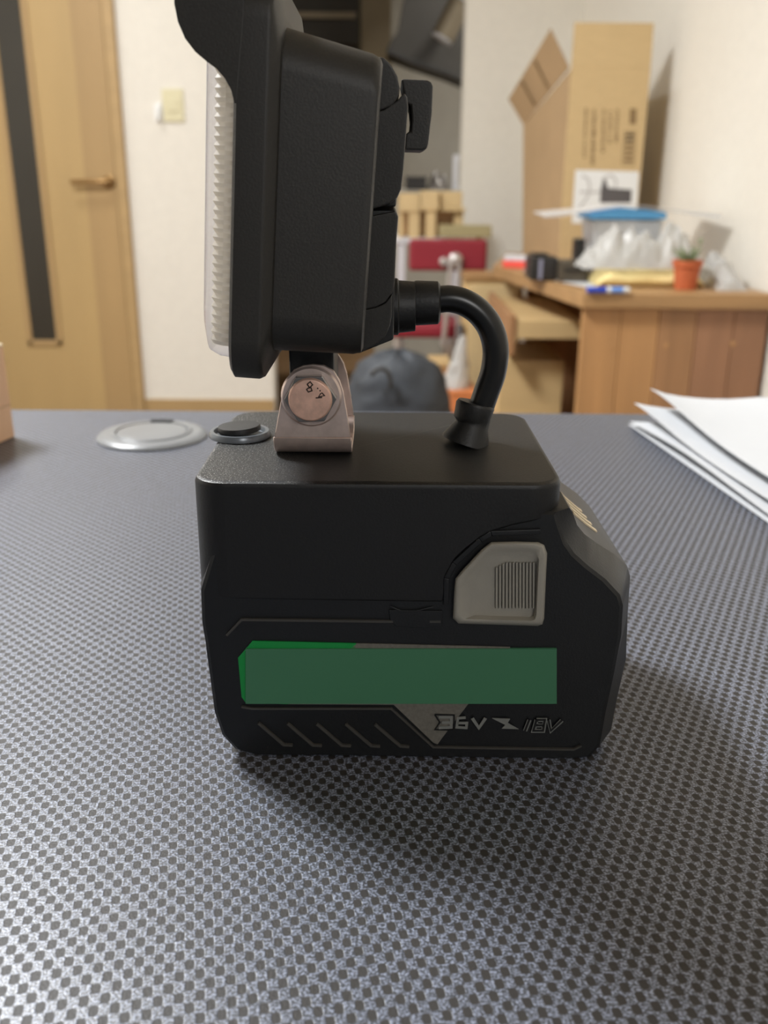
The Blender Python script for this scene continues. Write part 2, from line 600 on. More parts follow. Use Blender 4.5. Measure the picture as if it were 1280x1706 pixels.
# ---- battery pack
front = [(334, 985), (336, 1040), (341, 1070), (349, 1130), (357, 1190), (370, 1228), (392, 1252), (430, 1262), (560, 1264), (700, 1266),
         (860, 1268), (960, 1268), (984, 1264), (1000, 1246), (1010, 1190), (1024, 1125), (1036, 1062), (1039, 1012), (1034, 994), (1010, 968),
         (980, 945), (958, 925), (944, 905), (935, 880), (928, 856), (880, 850), (800, 850), (740, 862), (700, 880), (500, 880), (360, 900)]
fp = ppx(front, YN)


def bat_ring(y, k, shrink=0.0):
    r = []
    cx, cz = 0.0, fp[0].z - 0.02
    for p in fp:
        x = p.x * (1 + (0.085 if p.x > 0.02 else 0.02 if p.x < -0.02 else 0.0) * k)
        z = p.z
        if p.x > 0.04 and z > fp[18].z - 0.012:
            z = z + 0.0025 * k
        d = Vector((x - cx, 0, z - cz))
        d -= d.normalized() * shrink
        r.append(Vector((cx + d.x, y, max(TABLE + 0.0002, min(cz + d.z, ZT - 0.008)))))
    return r


def chamfer_ring():
    r = bat_ring(0, 1.0)
    out = []
    for i, (p, q) in enumerate(zip(r, fp)):
        if 16 <= i <= 25:
            t = min(1.0, max(0.0, (24 - i) / 6.0))
            y = YN + 0.0035 + 0.0135 * t
        elif i > 25 or i < 3:
            y = YN + 0.006
        else:
            y = YN + 0.010
        out.append(Vector((p.x, y, p.z)))
    return out


bat = MB().loft([bat_ring(YN + 0.0006, 0, 0.0010), bat_ring(YN + 0.0013, 0.03, 0.0), chamfer_ring(),
                 bat_ring(YBK - 0.013, 1.0), bat_ring(YBK - 0.0015, 0.1), bat_ring(YBK, 0, 0.0015)]).build('battery_pack', 'battery', wl, angle=24)

DY = Vector((0, -0.0004, 0))
YL = YN + 0.0005


def patch(name, pts, material, y=YL, d=0.0004, parent=bat, bevel=0):
    return MB().prism(ppx(pts, y), (0, -d, 0)).build(name, material, parent, bevel=bevel, smooth=False)


# printed label: bright green corner, grey strip; plain green block added over both
patch('label_green', [(397, 1095), (421, 1067), (594, 1071), (588, 1090), (480, 1172), (410, 1170), (403, 1160)], 'green')
patch('label_grey', [(594, 1071), (850, 1077), (846, 1090), (780, 1172), (737, 1228), (729, 1239), (722, 1236), (656, 1173), (480, 1172)], 'grey_print')
patch('label_cover', [(410, 1079), (927, 1079), (927, 1170), (410, 1170)], 'green_dull', d=0.0009)
gl = MB()
for k in range(5):
    x0, y0 = 431 + 48.5 * k, 1203 + 0.6 * k
    gl.ribbon(ppx([(x0, y0), (x0 + 42, y0 + 36), (x0 + 57, y0 + 37)], YL), 0.0008, DY * 2)
gl.build('grip_rib', 'line', bat)
ol = MB().ribbon(ppx([(403, 1176), (420, 1179), (652, 1179), (722, 1243), (955, 1247), (968, 1241)], YL), 0.0006, DY * 2)
ol.build('label_border', 'line', bat)
ol = MB().ribbon(ppx([(378, 1057), (403, 1031), (655, 1034)], YL), 0.0007, DY * 2)
ol.ribbon(ppx([(716, 1034), (734, 1034)], YL), 0.0007, DY * 2)
ol.build('shoulder_rib', 'line', bat)
pk = MB().prism(ppx([(648, 1006), (736, 1008), (736, 1032), (712, 1036), (660, 1034), (650, 1022)], YN + 0.004), (0, -0.0042, 0))
pk.ribbon(ppx([(650, 1010), (668, 1017), (690, 1018), (722, 1011)], YN + 0.0002), 0.0005, DY)
pk.build('latch_recess', 'battery', bat, bevel=0.0004)

# lettering 36V, bolt, 18V as raised print strokes
YP = YL - 0.0005


def strokes(name, glyphs, wd, material, y=YP, d=0.0003):
    m = MB()
    for g in glyphs:
        m.ribbon(ppx(g, y), wd, (0, -d, 0))
    return m.build(name, material, bat, smooth=False)


three = [[(731, 1194), (752, 1194), (752, 1211), (731, 1212)], [(736, 1203), (752, 1203)]]
strokes('digit_outline', [[(725, 1190), (757, 1191), (757, 1216), (725, 1215), (733, 1203), (725, 1190)]], 0.0004, 'black_print')
strokes('digit_three', three, 0.0009, 'pale_print')
strokes('digit_six', [[(776, 1195), (763, 1196), (761, 1211), (777, 1212), (778, 1204), (762, 1204)]], 0.0008, 'pale_print')
strokes('letter_v', [[(787, 1196), (798, 1212), (809, 1196)]], 0.0010, 'pale_print')
MB().prism(ppx([(820, 1196), (850, 1197), (846, 1204), (864, 1214), (836, 1213), (842, 1207)], YP), (0, -0.0003, 0)).build('flash_symbol', 'pale_print', bat, smooth=False)
eighteen = [[(882, 1199), (875, 1217)], [(894, 1199), (908, 1199), (905, 1217), (889, 1217), (894, 1199)], [(892, 1208), (906, 1208)], [(914, 1199), (918, 1217), (936, 1200)]]
strokes('voltage_outline', eighteen, 0.00125, 'pale_print')
strokes('voltage_core', eighteen, 0.00055, 'black_print', y=YP - 0.0003)

# release button
bo = [(755, 1030), (757, 985), (759, 964), (772, 948), (803, 915), (819, 903), (858, 902), (897, 903), (907, 908), (912, 922), (910, 960), (907, 1030), (904, 1040), (896, 1043), (830, 1041), (764, 1039)]
bc = (834, 972)


def binset(k, y, sh=(0, 0)):
    return [P(bc[0] + (a - bc[0]) * k + sh[0], bc[1] + (b - bc[1]) * k + sh[1], y) for a, b in bo]


rb = MB().loft([binset(1.0, YN + 0.004), binset(1.0, YN - 0.0008), binset(0.975, YN - 0.0022), binset(0.93, YN - 0.0027), binset(0.84, YN - 0.0027, (-1, 3)),
                binset(0.70, YN - 0.0002, (6, 6))]).build('release_button', 'grey_btn', bat, angle=50)
rm = MB()
for k in range(12):
    x = 826 + k * 5.6
    top = 936 if k > 2 else 944 - k * 3
    rm.prism([P(x, top, YN - 0.0003), P(x + 2.8, top, YN - 0.0003), P(x + 2.6, 1012, YN - 0.0003), P(x - 0.2, 1012, YN - 0.0003)], (0, -0.0007, 0))
rm.build('button_rib', 'grey_btn', bat, smooth=False)
# raised guard around the button
gd = MB().ribbon(ppx([(743, 1004), (744, 960), (757, 936), (800, 897), (818, 886), (900, 883)], YN + 0.001), 0.0016, (0, -0.0016, 0)).build('button_guard', 'battery', bat, bevel=0.0003)

# charge indicator on the slope at the right end
br = bat_ring(0, 1.0)
s0, s1 = br[22], br[20]
sl = s1 - s0
nrm = Vector((-sl.z, 0, sl.x)).normalized()
if nrm.z < 0:
    nrm = -nrm
im = MB()


def on_slope(t, y):
    """point on the right-hand slope, t = 0 at outline vertex 22 rising to 3 at vertex 19"""
    i = min(2, max(0, int(t)))
    a, b = br[22 - i], br[21 - i]
    p = a.lerp(b, t - i)
    return Vector((p.x, y, p.z))


for k in range(4):
    y = 0.2745 + 0.0050 * k
    ts_ = [0.95 - 0.1 * k + 0.2 * q for q in range(9)]
    im.loft([[on_slope(t, y) + Vector((-0.0001, 0, -0.0002)), on_slope(t, y) + nrm * 0.0004, on_slope(t, y + 0.0022) + nrm * 0.0004, on_slope(t, y + 0.0022) + Vector((-0.0001, 0, -0.0002))] for t in ts_])
o = im.build('charge_indicator', 'peach_top', bat, smooth=False)
o['kind'] = 'stuff'

# ---- adapter housing
XA0, XA1 = P(314, 800, YN).x, P(944, 806, YN).x
RC = 0.0095
zb_tab = [(300, 985), (335, 990), (360, 998), (600, 1002), (738, 1004), (743, 960), (757, 934), (775, 917), (800, 898), (825, 885), (855, 876), (885, 870), (910, 867), (930, 862), (941, 852), (948, 842)]
zb_x = [(P(a, b, YN).x, P(a, b, YN).z) for a, b in zb_tab]


def zbot(x):
    if x <= zb_x[0][0]:
        return zb_x[0][1]
    for (x0, z0), (x1, z1) in zip(zb_x, zb_x[1:]):
        if x <= x1:
            return z0 + (z1 - z0) * (x - x0) / (x1 - x0)
    return zb_x[-1][1]


per = []
NX = 150
for i in range(NX + 1):
    per.append((XA0 + RC + (XA1 - XA0 - 2 * RC) * i / NX, YN, 0, -1))
for cx, cy, a0 in ((XA1 - RC, YN + RC, -90), (XA1 - RC, YBK - RC, 0)):
    for k in range(1, 9):
        a = math.radians(a0 + 90 * k / 8)
        per.append((cx + RC * math.cos(a), cy + RC * math.sin(a), math.cos(a), math.sin(a)))
for i in range(NX + 1):
    per.append((XA1 - RC - (XA1 - XA0 - 2 * RC) * i / NX, YBK, 0, 1))
for cx, cy, a0 in ((XA0 + RC, YBK - RC, 90), (XA0 + RC, YN + RC, 180)):
    for k in range(1, 9):
        a = math.radians(a0 + 90 * k / 8)
        per.append((cx + RC * math.cos(a), cy + RC * math.sin(a), math.cos(a), math.sin(a)))


def aring(ins, z=None, dz=0.0):
    return [Vector((x - nx * ins, y - ny * ins, (zbot(x) + dz) if z is None else z)) for x, y, nx, ny in per]


ad = MB().loft([aring(0.0016, dz=0.0006), aring(0.0006, dz=0.0), aring(0, dz=0.0008), aring(0, ZT - 0.0018), aring(0.0005, ZT - 0.0006), aring(0.0018, ZT)]).build('adapter_housing', 'adapter', wl, angle=40)
# thin parting line around the lip
MB().boxr(XA0 + 0.0008, XA0 + 0.02, YN + RC, YN + 0.03, ZT - 0.0082, ZT - 0.0079)

# push switch
sc = PZ(400, 727, ZT)
rr = (PZ(452, 727, ZT).x - PZ(350, 727, ZT).x) / 2
sb = MB().lathe([(rr * 0.80, 0.0002), (rr, 0.0002), (rr, 0.0012), (rr * 0.95, 0.0021), (rr * 0.84, 0.0021), (rr * 0.79, 0.0008)], (sc.x, sc.y, ZT), n=40).build('switch_ring', 'ring', wl)
rk = MB()
rot = Matrix.Rotation(math.radians(-3), 3, 'Y')
prof = []
rings = []
for r, h in ((rr * 0.70, 0.0004), (rr * 0.70, 0.0030), (rr * 0.67, 0.0034), (rr * 0.4, 0.0035)):
    rings.append([Vector((sc.x, sc.y, ZT)) + rot @ Vector((r * math.cos(2 * math.pi * k / 36), r * math.sin(2 * math.pi * k / 36), h + 0.0003 + (0 if h > 0.001 else 0.0014))) for k in range(36)])
rk.loft(rings).build('rocker_switch', 'black', sb)

# ---- lamp head
TL = math.radians(4.0)
U = Vector((math.cos(TL), 0, -math.sin(TL)))
W = Vector((math.sin(TL), 0, math.cos(TL)))
LC = Vector((0, 0.290, CZ - 0.006))


def rrect(u, wc, hw, hh, r, n=6):
    out = []
    for sy, sz, a0 in ((1, 1, 0), (-1, 1, 90), (-1, -1, 180), (1, -1, 270)):
        for k in range(n + 1):
            a = math.radians(a0 + 90 * k / n)
            y = sy * (hw - r) + r * math.cos(a)
            z = sz * (hh - r) + r * math.sin(a)
            out.append(LC + U * u + Vector((0, y, 0)) + W * (z + wc))
    return out


lh = MB().loft([rrect(-0.0300, -0.0002, 0.0400, 0.0400, 0.010), rrect(-0.0292, -0.0002, 0.0405, 0.0404, 0.011), rrect(-0.0060, -0.0022, 0.0385, 0.0380, 0.010),
                rrect(-0.0040, -0.0024, 0.0378, 0.0373, 0.010), rrect(-0.0034, -0.0024, 0.0366, 0.0360, 0.009)]).build('lamp_housing', 'lamp', wl, angle=40)
MB().loft([rrect(-0.0376, 0.0015, 0.0400, 0.0470, 0.012), rrect(-0.0388, 0.0015, 0.0424, 0.0490, 0.012), rrect(-0.0380, 0.0015, 0.0434, 0.0500, 0.012), rrect(-0.0312, 0.0015, 0.0434, 0.0500, 0.012),
           rrect(-0.0300, 0.0015, 0.0430, 0.0494, 0.012), rrect(-0.0282, 0.0004, 0.0410, 0.0420, 0.011), rrect(-0.0276, 0.0004, 0.0403, 0.0408, 0.011)], cap=True).build('bezel', 'lamp', wl, angle=40)
# hood with two cheeks and a top plate
vp = [(390, 172), (385, 150), (374, 130), (360, 114), (345, 103), (325, 86), (308, 64), (296, 36), (290, 6), (289, -30), (292, -70), (412, -80), (405, 40), (394, 172)]
va = ppx(vp, LC.y - 0.0435)
vs = MB().prism(va, (0, 0.004, 0))
vs.prism([Vector((p.x, LC.y + 0.0394, p.z)) for p in va], (0, 0.004, 0))
ta, tb2 = va[10], va[11]
vs.prism([ta, tb2, tb2 + Vector((0, 0, 0.005)), ta + Vector((0, 0, 0.005))], (0, 0.0868, 0))
vs.build('hood', 'lamp', wl, bevel=0.0012)
# lens: ribbed pale reflector behind a clear cover
nr = 36
H = 0.0405
for sg in (-1, 1):
    g = MB()
    rings = []
    for i in range(nr * 2 + 1):
        z = -H + 2 * H * i / (nr * 2)
        o = 0.0006 if i % 2 else 0.0
        hw = 0.0356 + o
        rings.append([LC + U * uu + Vector((0, sg * yy, 0)) + W * (z + 0.001) for uu, yy in
                      ((-0.0378, hw + 0.001), (-0.0400, hw + 0.0004), (-0.0418, hw), (-0.0432, hw - 0.0012), (-0.0444 - o, hw - 0.0030), (-0.0446 - o, hw - 0.0036), (-0.0430, hw - 0.0022), (-0.0416, hw - 0.0008), (-0.0378, hw))])
    g.loft(rings)
    g.build('ribbed_reflector', 'reflector', wl, smooth=False)
MB().loft([rrect(-0.0394, 0.0005, 0.035, 0.0405, 0.008), rrect(-0.0391, 0.0005, 0.035, 0.0405, 0.008)]).build('bounce_plate', 'white', wl)  # unseen white plate added to bounce light inside the lens
MB().loft([rrect(-0.0379, 0.0005, 0.0410, 0.0475, 0.010), rrect(-0.0391, 0.0005, 0.0410, 0.0475, 0.010), rrect(-0.0393, 0.0005, 0.0395, 0.0440, 0.010), rrect(-0.0425, 0.0005, 0.0393, 0.0438, 0.010),
           rrect(-0.0455, 0.0005, 0.0385, 0.0425, 0.010), rrect(-0.0468, 0.0005, 0.0350, 0.0390, 0.009), rrect(-0.0474, 0.0005, 0.02, 0.024, 0.009)]).build('lens_cover', 'clear', wl, angle=45)
# rear cover lobes
YR = LC.y - 0.029
rc = MB()
lobes = [[(630, 92), (640, 93), (652, 105), (663, 125), (667, 145), (664, 162), (655, 174), (640, 181), (626, 185)],
         [(622, 185), (640, 181), (664, 164), (674, 152), (679, 160), (681, 176), (678, 215), (673, 280), (669, 315), (662, 330), (650, 340), (632, 346), (612, 352)],
         [(610, 362), (640, 356), (660, 352), (664, 362), (661, 400), (658, 470), (655, 488), (643, 506), (628, 514), (604, 520)],
         [(600, 520), (628, 514), (642, 507), (654, 492), (653, 530), (650, 546), (641, 566), (622, 580), (598, 592)]]
for i, lb in enumerate(lobes):
    base = ppx(lb, YR)
    back = U * 0.0
    rc.loft([[p + Vector((-0.006 if 0 else 0, 0.0 + 0.003, 0)) for p in base], [p + Vector((0, 0.055, 0)) for p in base]])
rc.build('rear_cover', 'lamp', wl, bevel=0.0006)
rp = MB().prism(ppx([(604, 350), (660, 350), (656, 566), (596, 590), (600, 470)], YR + 0.006), (0, 0.046, 0))
rp.prism(ppx([(625, 180), (668, 180), (660, 345), (612, 345)], YR + 0.006), (0, 0.046, 0))
rp.build('rear_plate', 'black', wl, bevel=0.0006)
# strap handle behind
ho = ppx([(668, 131), (712, 133), (719, 136), (722, 144), (720, 190), (714, 240), (711, 249), (704, 251), (674, 250), (676, 222), (684, 219), (686, 200), (684, 176), (676, 172)], LC.y - 0.012)
MB().prism(ho, (0, 0.024, 0)).build('tilt_handle', 'lamp', wl, bevel=0.0009)
# pivot lug
MB().boxr(P(487, 620, 0.285).x, P(560, 620, 0.285).x, 0.2760, 0.2985, P(500, 672, 0.285).z, LC.z - 0.0385).build('pivot_lug', 'black', wl, bevel=0.001)

# bracket
YK = 0.2722
bk = MB()
bp = [(457, 729), (459, 718), (472, 645), (478, 630), (490, 616), (505, 609), (522, 607), (540, 609), (556, 618), (566, 634), (572, 652), (579, 692), (584, 729)]
pp = ppx(bp, YK)
zb = ZT + 0.0002
bk.prism(pp, (0, 0.0014, 0))
pf = [Vector((p.x, 0.3000, p.z)) for p in pp]
bk.prism(pf, (0, 0.0014, 0))
xa, xb = pp[0].x - 0.0003, pp[-1].x + 0.0003
za = pp[0].z
for y0, sg in ((YK, 1), (0.3014, -1)):
    sec = []
    R1, R0 = za - zb, za - zb - 0.0014
    outer = [(y0 + sg * R1 * (1 - math.cos(math.radians(t))), za - R1 * math.sin(math.radians(t))) for t in range(0, 91, 15)]
    inner = [(y0 + sg * (R1 - R0 * math.cos(math.radians(t))), za - R0 * math.sin(math.radians(t))) for t in range(90, -1, -15)]
    sec = [Vector((xa, a, b)) for a, b in outer + inner]
    bk.prism(sec, (xb - xa, 0, 0))
bk.boxr(xa, xb, YK + (za - zb) * 0.9, 0.3014 - (za - zb) * 0.9, zb, zb + 0.0014)
bk.build('bracket', 'zinc', wl, bevel=0.0002, seg=1)
bcn = P(519, 660, YK)
fl = MB().lathe([(0.0088, 0.0002), (0.0090, 0.0006), (0.0084, 0.0013)], bcn, (0, -1, 0), 40).build('bolt_flange', 'zinc', wl)
hx = MB()
rings = []
for h, r in ((0.0012, 0.0077), (0.0046, 0.0077)):
    rings.append([bcn + Vector((r * math.cos(math.radians(60 * k + 2)), -h, r * math.sin(math.radians(60 * k + 2)))) for k in range(6)])
hx.loft(rings)
hx.build('hex_head', 'hex', wl, bevel=0.0003)
ht = MB().lathe([(0.0066, 0.0040), (0.0064, 0.0048), (0.0061, 0.0054), (0.0058, 0.0056), (0.003, 0.0057)], bcn, (0, -1, 0), 40).build('bolt_top', 'zinc_bolt', wl)
st = MB()
yb = bcn.y - 0.00570
e8 = [[(512, 640), (517, 636), (521, 641), (516, 646), (512, 640)], [(513, 647), (518, 645), (520, 651), (514, 653), (511, 649), (513, 647)],
      [(529, 646), (530, 648)], [(533, 650), (534, 652)], [(535, 655), (531, 661), (541, 659), (536, 654)], [(526, 663), (537, 662)]]
for g in e8:
    st.ribbon(ppx(g, yb), 0.00035, (0, -0.0001, 0))
st.build('stamped_marking', 'stamp', ht, smooth=False)

# cable gland, cable and strain relief
g0 = P(660, 511, 0.290)
gx = lambda px: P(px, 506, 0.290).x
ga = (U * 1).normalized()
ga = Vector((0.995, 0, 0.02)).normalized()
k1 = 0.290 / F
gm = MB().lathe([(0.0085, -0.003), (0.0085, 0.0006), (0.0079, 0.0008), (0.0074, gx(692) - gx(660))], g0, ga, 32)
gm.build('cable_gland', 'rubber', wl, bevel=0.0003)
g1 = P(692, 505, 0.290)
MB().lathe([(0.0060, -0.001), (0.0067, 0.0002), (0.0064, gx(733) - gx(692) - 0.0006), (0.0056, gx(733) - gx(692))], g1, ga, 28).build('gland_collar', 'rubber', wl)
cp = [P(a, b, 0.2905) for a, b in ((725, 500), (750, 498), (776, 505), (800, 522), (818, 548), (826, 582), (822, 620), (810, 655), (798, 690))]
MB().tube(smoothpath(cp, 6), 0.0041, 16).build('cable', 'cable', wl)
sbp = PZ(776, 738, ZT)
ctop = P(793, 672, 0.2905)
sr = MB()
ax = (ctop - Vector((sbp.x, sbp.y, ZT)))
Lx = ax.length
sr.tube([Vector((sbp.x, sbp.y, ZT + 0.0002)), Vector((sbp.x, sbp.y, ZT)) + ax * 0.06, Vector((sbp.x, sbp.y, ZT)) + ax * 0.46 + Vector((0.0006, 0, 0)), Vector((sbp.x, sbp.y, ZT)) + ax * 0.58 + Vector((0.0007, 0, 0)),
         Vector((sbp.x, sbp.y, ZT)) + ax * 0.66, Vector((sbp.x, sbp.y, ZT)) + ax * 0.95, Vector((sbp.x, sbp.y, ZT)) + ax * 1.02], [0.0078, 0.0078, 0.0054, 0.0054, 0.0059, 0.0062, 0.0057], 28)
sr.build('strain_relief', 'rubber', wl)

# ================================================================== other things on the table
gc = PZ(254, 728, TABLE)
gr_ = (PZ(346, 728, TABLE).x - PZ(164, 728, TABLE).x) / 2
gt = thing('cable_grommet', 'round grey plastic cable grommet set in the table left of the work light', 'cable grommet', (gc.x, gc.y, TABLE))
MB().lathe([(gr_ * 0.62, 0.0001), (gr_, 0.0001), (gr_, 0.0012), (gr_ * 0.95, 0.0030), (gr_ * 0.86, 0.0036), (gr_ * 0.74, 0.0036), (gr_ * 0.70, 0.0048), (gr_ * 0.66, 0.0048), (gr_ * 0.64, 0.0030)], (gc.x, gc.y, TABLE), n=64).build('rim', 'grommet', gt)
MB().lathe([(gr_ * 0.63, 0.0005), (gr_ * 0.63, 0.0042), (gr_ * 0.60, 0.0047), (gr_ * 0.1, 0.0047)], (gc.x, gc.y, TABLE), n=64).build('cap', 'grommet', gt)
nt = MB()
a0 = math.radians(88)
rngs = []
for k in range(9):
    a = a0 - 0.30 + 0.6 * k / 8
    rngs.append([Vector((gc.x + r * math.cos(a), gc.y + r * math.sin(a), z)) for r, z in ((gr_ * 0.60, TABLE + 0.0048), (gr_ * 0.78, TABLE + 0.0048), (gr_ * 0.78, TABLE + 0.0054), (gr_ * 0.60, TABLE + 0.0054))])
nt.loft(rngs).build('cable_notch_shade', 'dark_gap', gt)  # dark slab on the cap painting the shade inside the slot

# peach carton on the left
c0 = PZ(25, 728, TABLE)
c1 = PZ(0, 739, TABLE)
dv = (c1 - c0)
dv.z = 0
dv.normalize()
pv = Vector((-dv.y, dv.x, 0))
if pv.y < 0:
    pv = -pv
hgt = P(5, 572, c0.y).z - TABLE
pc = thing('small_carton', 'small peach cardboard carton at the left edge of the table', 'carton', (c0.x, c0.y, TABLE))
bq = [c0, c0 + dv * 0.12, c0 + dv * 0.12 + pv * 0.09, c0 + pv * 0.09]
MB().prism([Vector((p.x, p.y, TABLE + 0.0002)) for p in bq], (0, 0, hgt - 0.0022)).build('carton_body', 'peach', pc, bevel=0.0008)
MB().prism([Vector((p.x, p.y, TABLE + hgt - 0.0019)) for p in bq], (0, 0, 0.0019)).build('carton_lid', 'peach_top', pc, bevel=0.0006)
nf = dv.cross(Vector((0, 0, 1))).normalized()
if nf.y > 0:
    nf = -nf
sm = MB()
q = c0 + dv * 0.014 + nf * 0.0001
sm.prism([q + Vector((0, 0, hgt * 0.78)), q + dv * 0.01 + Vector((0, 0, hgt * 0.76)), q + dv * 0.01 + Vector((0, 0, hgt * 0.86)), q + Vector((0, 0, hgt * 0.84))], nf * 0.0002)
sm.build('printed_mark', 'ink_grey', pc, smooth=False)
sl2 = MB()
q = c0 + nf * 0.0001
sl2.prism([q + Vector((0, 0, hgt * 0.355)), q + dv * 0.12 + Vector((0, 0, hgt * 0.355)), q + dv * 0.12 + Vector((0, 0, hgt * 0.362)), q + Vector((0, 0, hgt * 0.362))], nf * 0.0002)
sl2.build('seam_line', 'card_dark', pc, smooth=False)

# papers on the right
e0 = PZ(1047, 711, TABLE)
e1 = PZ(1280, 873, TABLE)


def sheet(name, label, far, near, ext, hfun, mt='paper', fold=False):
    """a sheet with left edge far->near, running to the right"""
    n, m = 26, 26
    g = MB()
    vs_, fs_ = [], []
    far, near = Vector(far), Vector(near)
    d = near - far
    for i in range(n + 1):
        s = i / n
        for j in range(m + 1):
            t = j / m
            p = far + d * s + Vector((ext * t, 0.012 * t, 0))
            vs_.append(Vector((p.x, p.y, hfun(s, t))))
    for i in range(n):
        for j in range(m):
            a = i * (m + 1) + j
            fs_.append((a, a + 1, a + m + 2, a + m + 1))
    k = len(vs_)
    top = [v + Vector((0, 0, 0.0004)) for v in vs_]
    allv = vs_ + top
    allf = fs_ + [tuple(x + k for x in reversed(f)) for f in fs_]
    edge = [j for j in range(m + 1)] + [i * (m + 1) + m for i in range(1, n + 1)] + [n * (m + 1) + j for j in range(m - 1, -1, -1)] + [i * (m + 1) for i in range(n - 1, 0, -1)]
    for a, b in zip(edge, edge[1:] + edge[:1]):
        allf.append((a, b, b + k, a + k))
    g.add(allv, allf)
    o = g.build(name, mt, angle=60)
    return tag(o, label, 'paper', 'folded papers on the table')


near_ext = e1 + (e1 - e0) * 0.25
sheet('paper_sheet', 'lowest folded white paper sheet flat on the table beneath two others', (e0.x, e0.y, 0), (near_ext.x, near_ext.y, 0), 0.30,
      lambda s, t: TABLE + 0.0004 + 0.0012 * (1 - s) * math.exp(-t * 30))
f1 = PZ(1047, 706, TABLE + 0.003)
sheet('paper_sheet', 'second white paper sheet, its lifted corner between the lowest and topmost sheets', (f1.x + 0.001, f1.y - 0.001, 0), (near_ext.x + 0.002, near_ext.y, 0), 0.30,
      lambda s, t: TABLE + 0.0030 + 0.0045 * math.exp(-((s - 0.35) / 0.35) ** 2) * math.exp(-t * 10) + 0.0008 * math.sin(t * 9) * (1 - t) * s)
f2 = P(1057, 672, 0.668)
sheet('paper_sheet', 'third white paper sheet with curled corner just under the topmost one', (f2.x, f2.y, 0), (near_ext.x + 0.006, near_ext.y + 0.006, 0), 0.30,
      lambda s, t: TABLE + 0.0085 + (f2.z - TABLE - 0.0085) * math.exp(-((s / 0.30) ** 2)) * math.exp(-t * 9) + 0.0012 * math.sin(t * 11 + s * 3) * t)
f3 = P(1084, 648, 0.668)
sheet('paper_sheet', 'topmost white paper sheet with its far corner curled up highest', (f3.x, f3.y, 0), (near_ext.x + 0.012, near_ext.y + 0.012, 0), 0.30,
      lambda s, t: TABLE + 0.0155 + (f3.z - TABLE - 0.0155) * math.exp(-((s / 0.35) ** 2)) * (0.30 + 0.70 * math.exp(-t * 16)) + 0.0022 * math.exp(-((t - 0.28 - s * 0.16) / 0.06) ** 2) - 0.002 * t)

# ================================================================== background desk on the right
ZD = 0.690
dk0 = PZ(972, 488, ZD)                                  # near left corner of top
dk1 = PZ(822, 441, ZD)                                  # far left corner
ydn = dk0.y
xr_n, xr_f = RW(ydn) - 0.01, RW(dk1.y + 0.50) - 0.01
ds = thing('wooden_desk', 'worn wooden desk with plank end panel in the right background', 'desk', (0.6, 2.5, 0))
MB().prism([Vector((dk0.x, ydn, ZD - 0.034)), Vector((xr_n, ydn, ZD - 0.034)), Vector((xr_f, dk1.y + 0.50, ZD - 0.034)), Vector((0.41, dk1.y + 0.50, ZD - 0.034)), Vector((dk1.x, dk1.y, ZD - 0.034))], (0, 0, 0.034)).build('desk_top', 'desk_top', ds, bevel=0.004)
yp = ydn + 0.02
bx = [P(966, 600, yp).x, P(1029, 600, yp).x, P(1092, 600, yp).x, P(1154, 600, yp).x, P(1216, 600, yp).x, P(1271, 600, yp).x]
for i in range(5):
    MB().boxr(bx[i] + 0.0006, bx[i + 1] - 0.0006, yp + (0.001 if i % 2 else 0), yp + 0.022, 0.0, ZD - 0.0345).build('plank', ['plank1', 'plank1', 'plank2', 'plank3', 'plank3'][i], ds, bevel=0.0015)
# rear end panel and back board of the desk
MB().boxr(0.46, xr_f - 0.03, dk1.y + 0.3, dk1.y + 0.325, 0, ZD - 0.0345).build('rear_end_panel', 'plank2', ds, bevel=0.002)
ybk0, ybk1 = yp + 0.024, dk1.y + 0.29
MB().prism([(RW(ybk0) - 0.06, ybk0, 0.0), (RW(ybk0) - 0.04, ybk0, 0.0), (RW(ybk1) - 0.04, ybk1, 0.0), (RW(ybk1) - 0.06, ybk1, 0.0)], (0, 0, ZD - 0.0345)).build('back_board', 'plank2', ds, bevel=0.002)
# knots
for a, b in ((1018, 578), (1110, 575), (1222, 573)):
    p = P(a, b, yp)
    MB().lathe([(0.006, -0.001), (0.006, 0.0), (0.004, 0.0012)], (p.x, yp, p.z), (0, -1, 0), 16).build('screw_cap', 'plank1', ds)
# pulled-out drawer
yd = 2.30
x0, x1 = P(860, 550, yd).x, P(970, 550, yd).x
z1, z0 = P(910, 534, yd).z, P(910, 565, yd).z
dr = MB().boxr(x0, x1, yd, yd + 0.018, z0, z1).build('drawer_front', 'pale_wood', ds, bevel=0.003)
tr_ = MB().boxr(x0 + 0.002, x1 - 0.002, yd + 0.0185, yd + 0.5, z1 - 0.014, z1 - 0.002)
tr_.build('drawer_board', 'pale_wood', ds, bevel=0.002)
MB().boxr(x0 - 0.018, x0 - 0.001, yd - 0.004, yd + 0.5, z0 - 0.04, z1 + 0.012).build('drawer_side', 'plank2', ds, bevel=0.002)
# low pale cabinet behind
yc = 2.96
ca, cb = P(772, 560, yc).x, P(868, 560, yc).x
ct = P(800, 456, yc).z
cbn = thing('side_cabinet', 'low pale pine cabinet standing between the red chair and the desk', 'cabinet', ((ca + cb) / 2, yc + 0.1, 0))
MB().boxr(ca, cb, yc, yc + 0.12, 0.0, ct - 0.022).build('cabinet_body', 'pale_wood', cbn, bevel=0.003)
MB().boxr(ca - 0.004, cb + 0.004, yc - 0.008, yc + 0.124, ct - 0.0215, ct).build('cabinet_top', 'desk_top', cbn, bevel=0.003)
MB().boxr(ca + 0.012, cb - 0.012, yc - 0.012, yc - 0.0005, 0.06, ct - 0.03).build('cabinet_door', 'raw_wood', cbn, bevel=0.003)
MB().boxr(ca - 0.020, ca - 0.001, yc - 0.016, yc + 0.004, 0, P(780, 540, yc).z).build('corner_post', 'ink_grey', cbn, bevel=0.002)
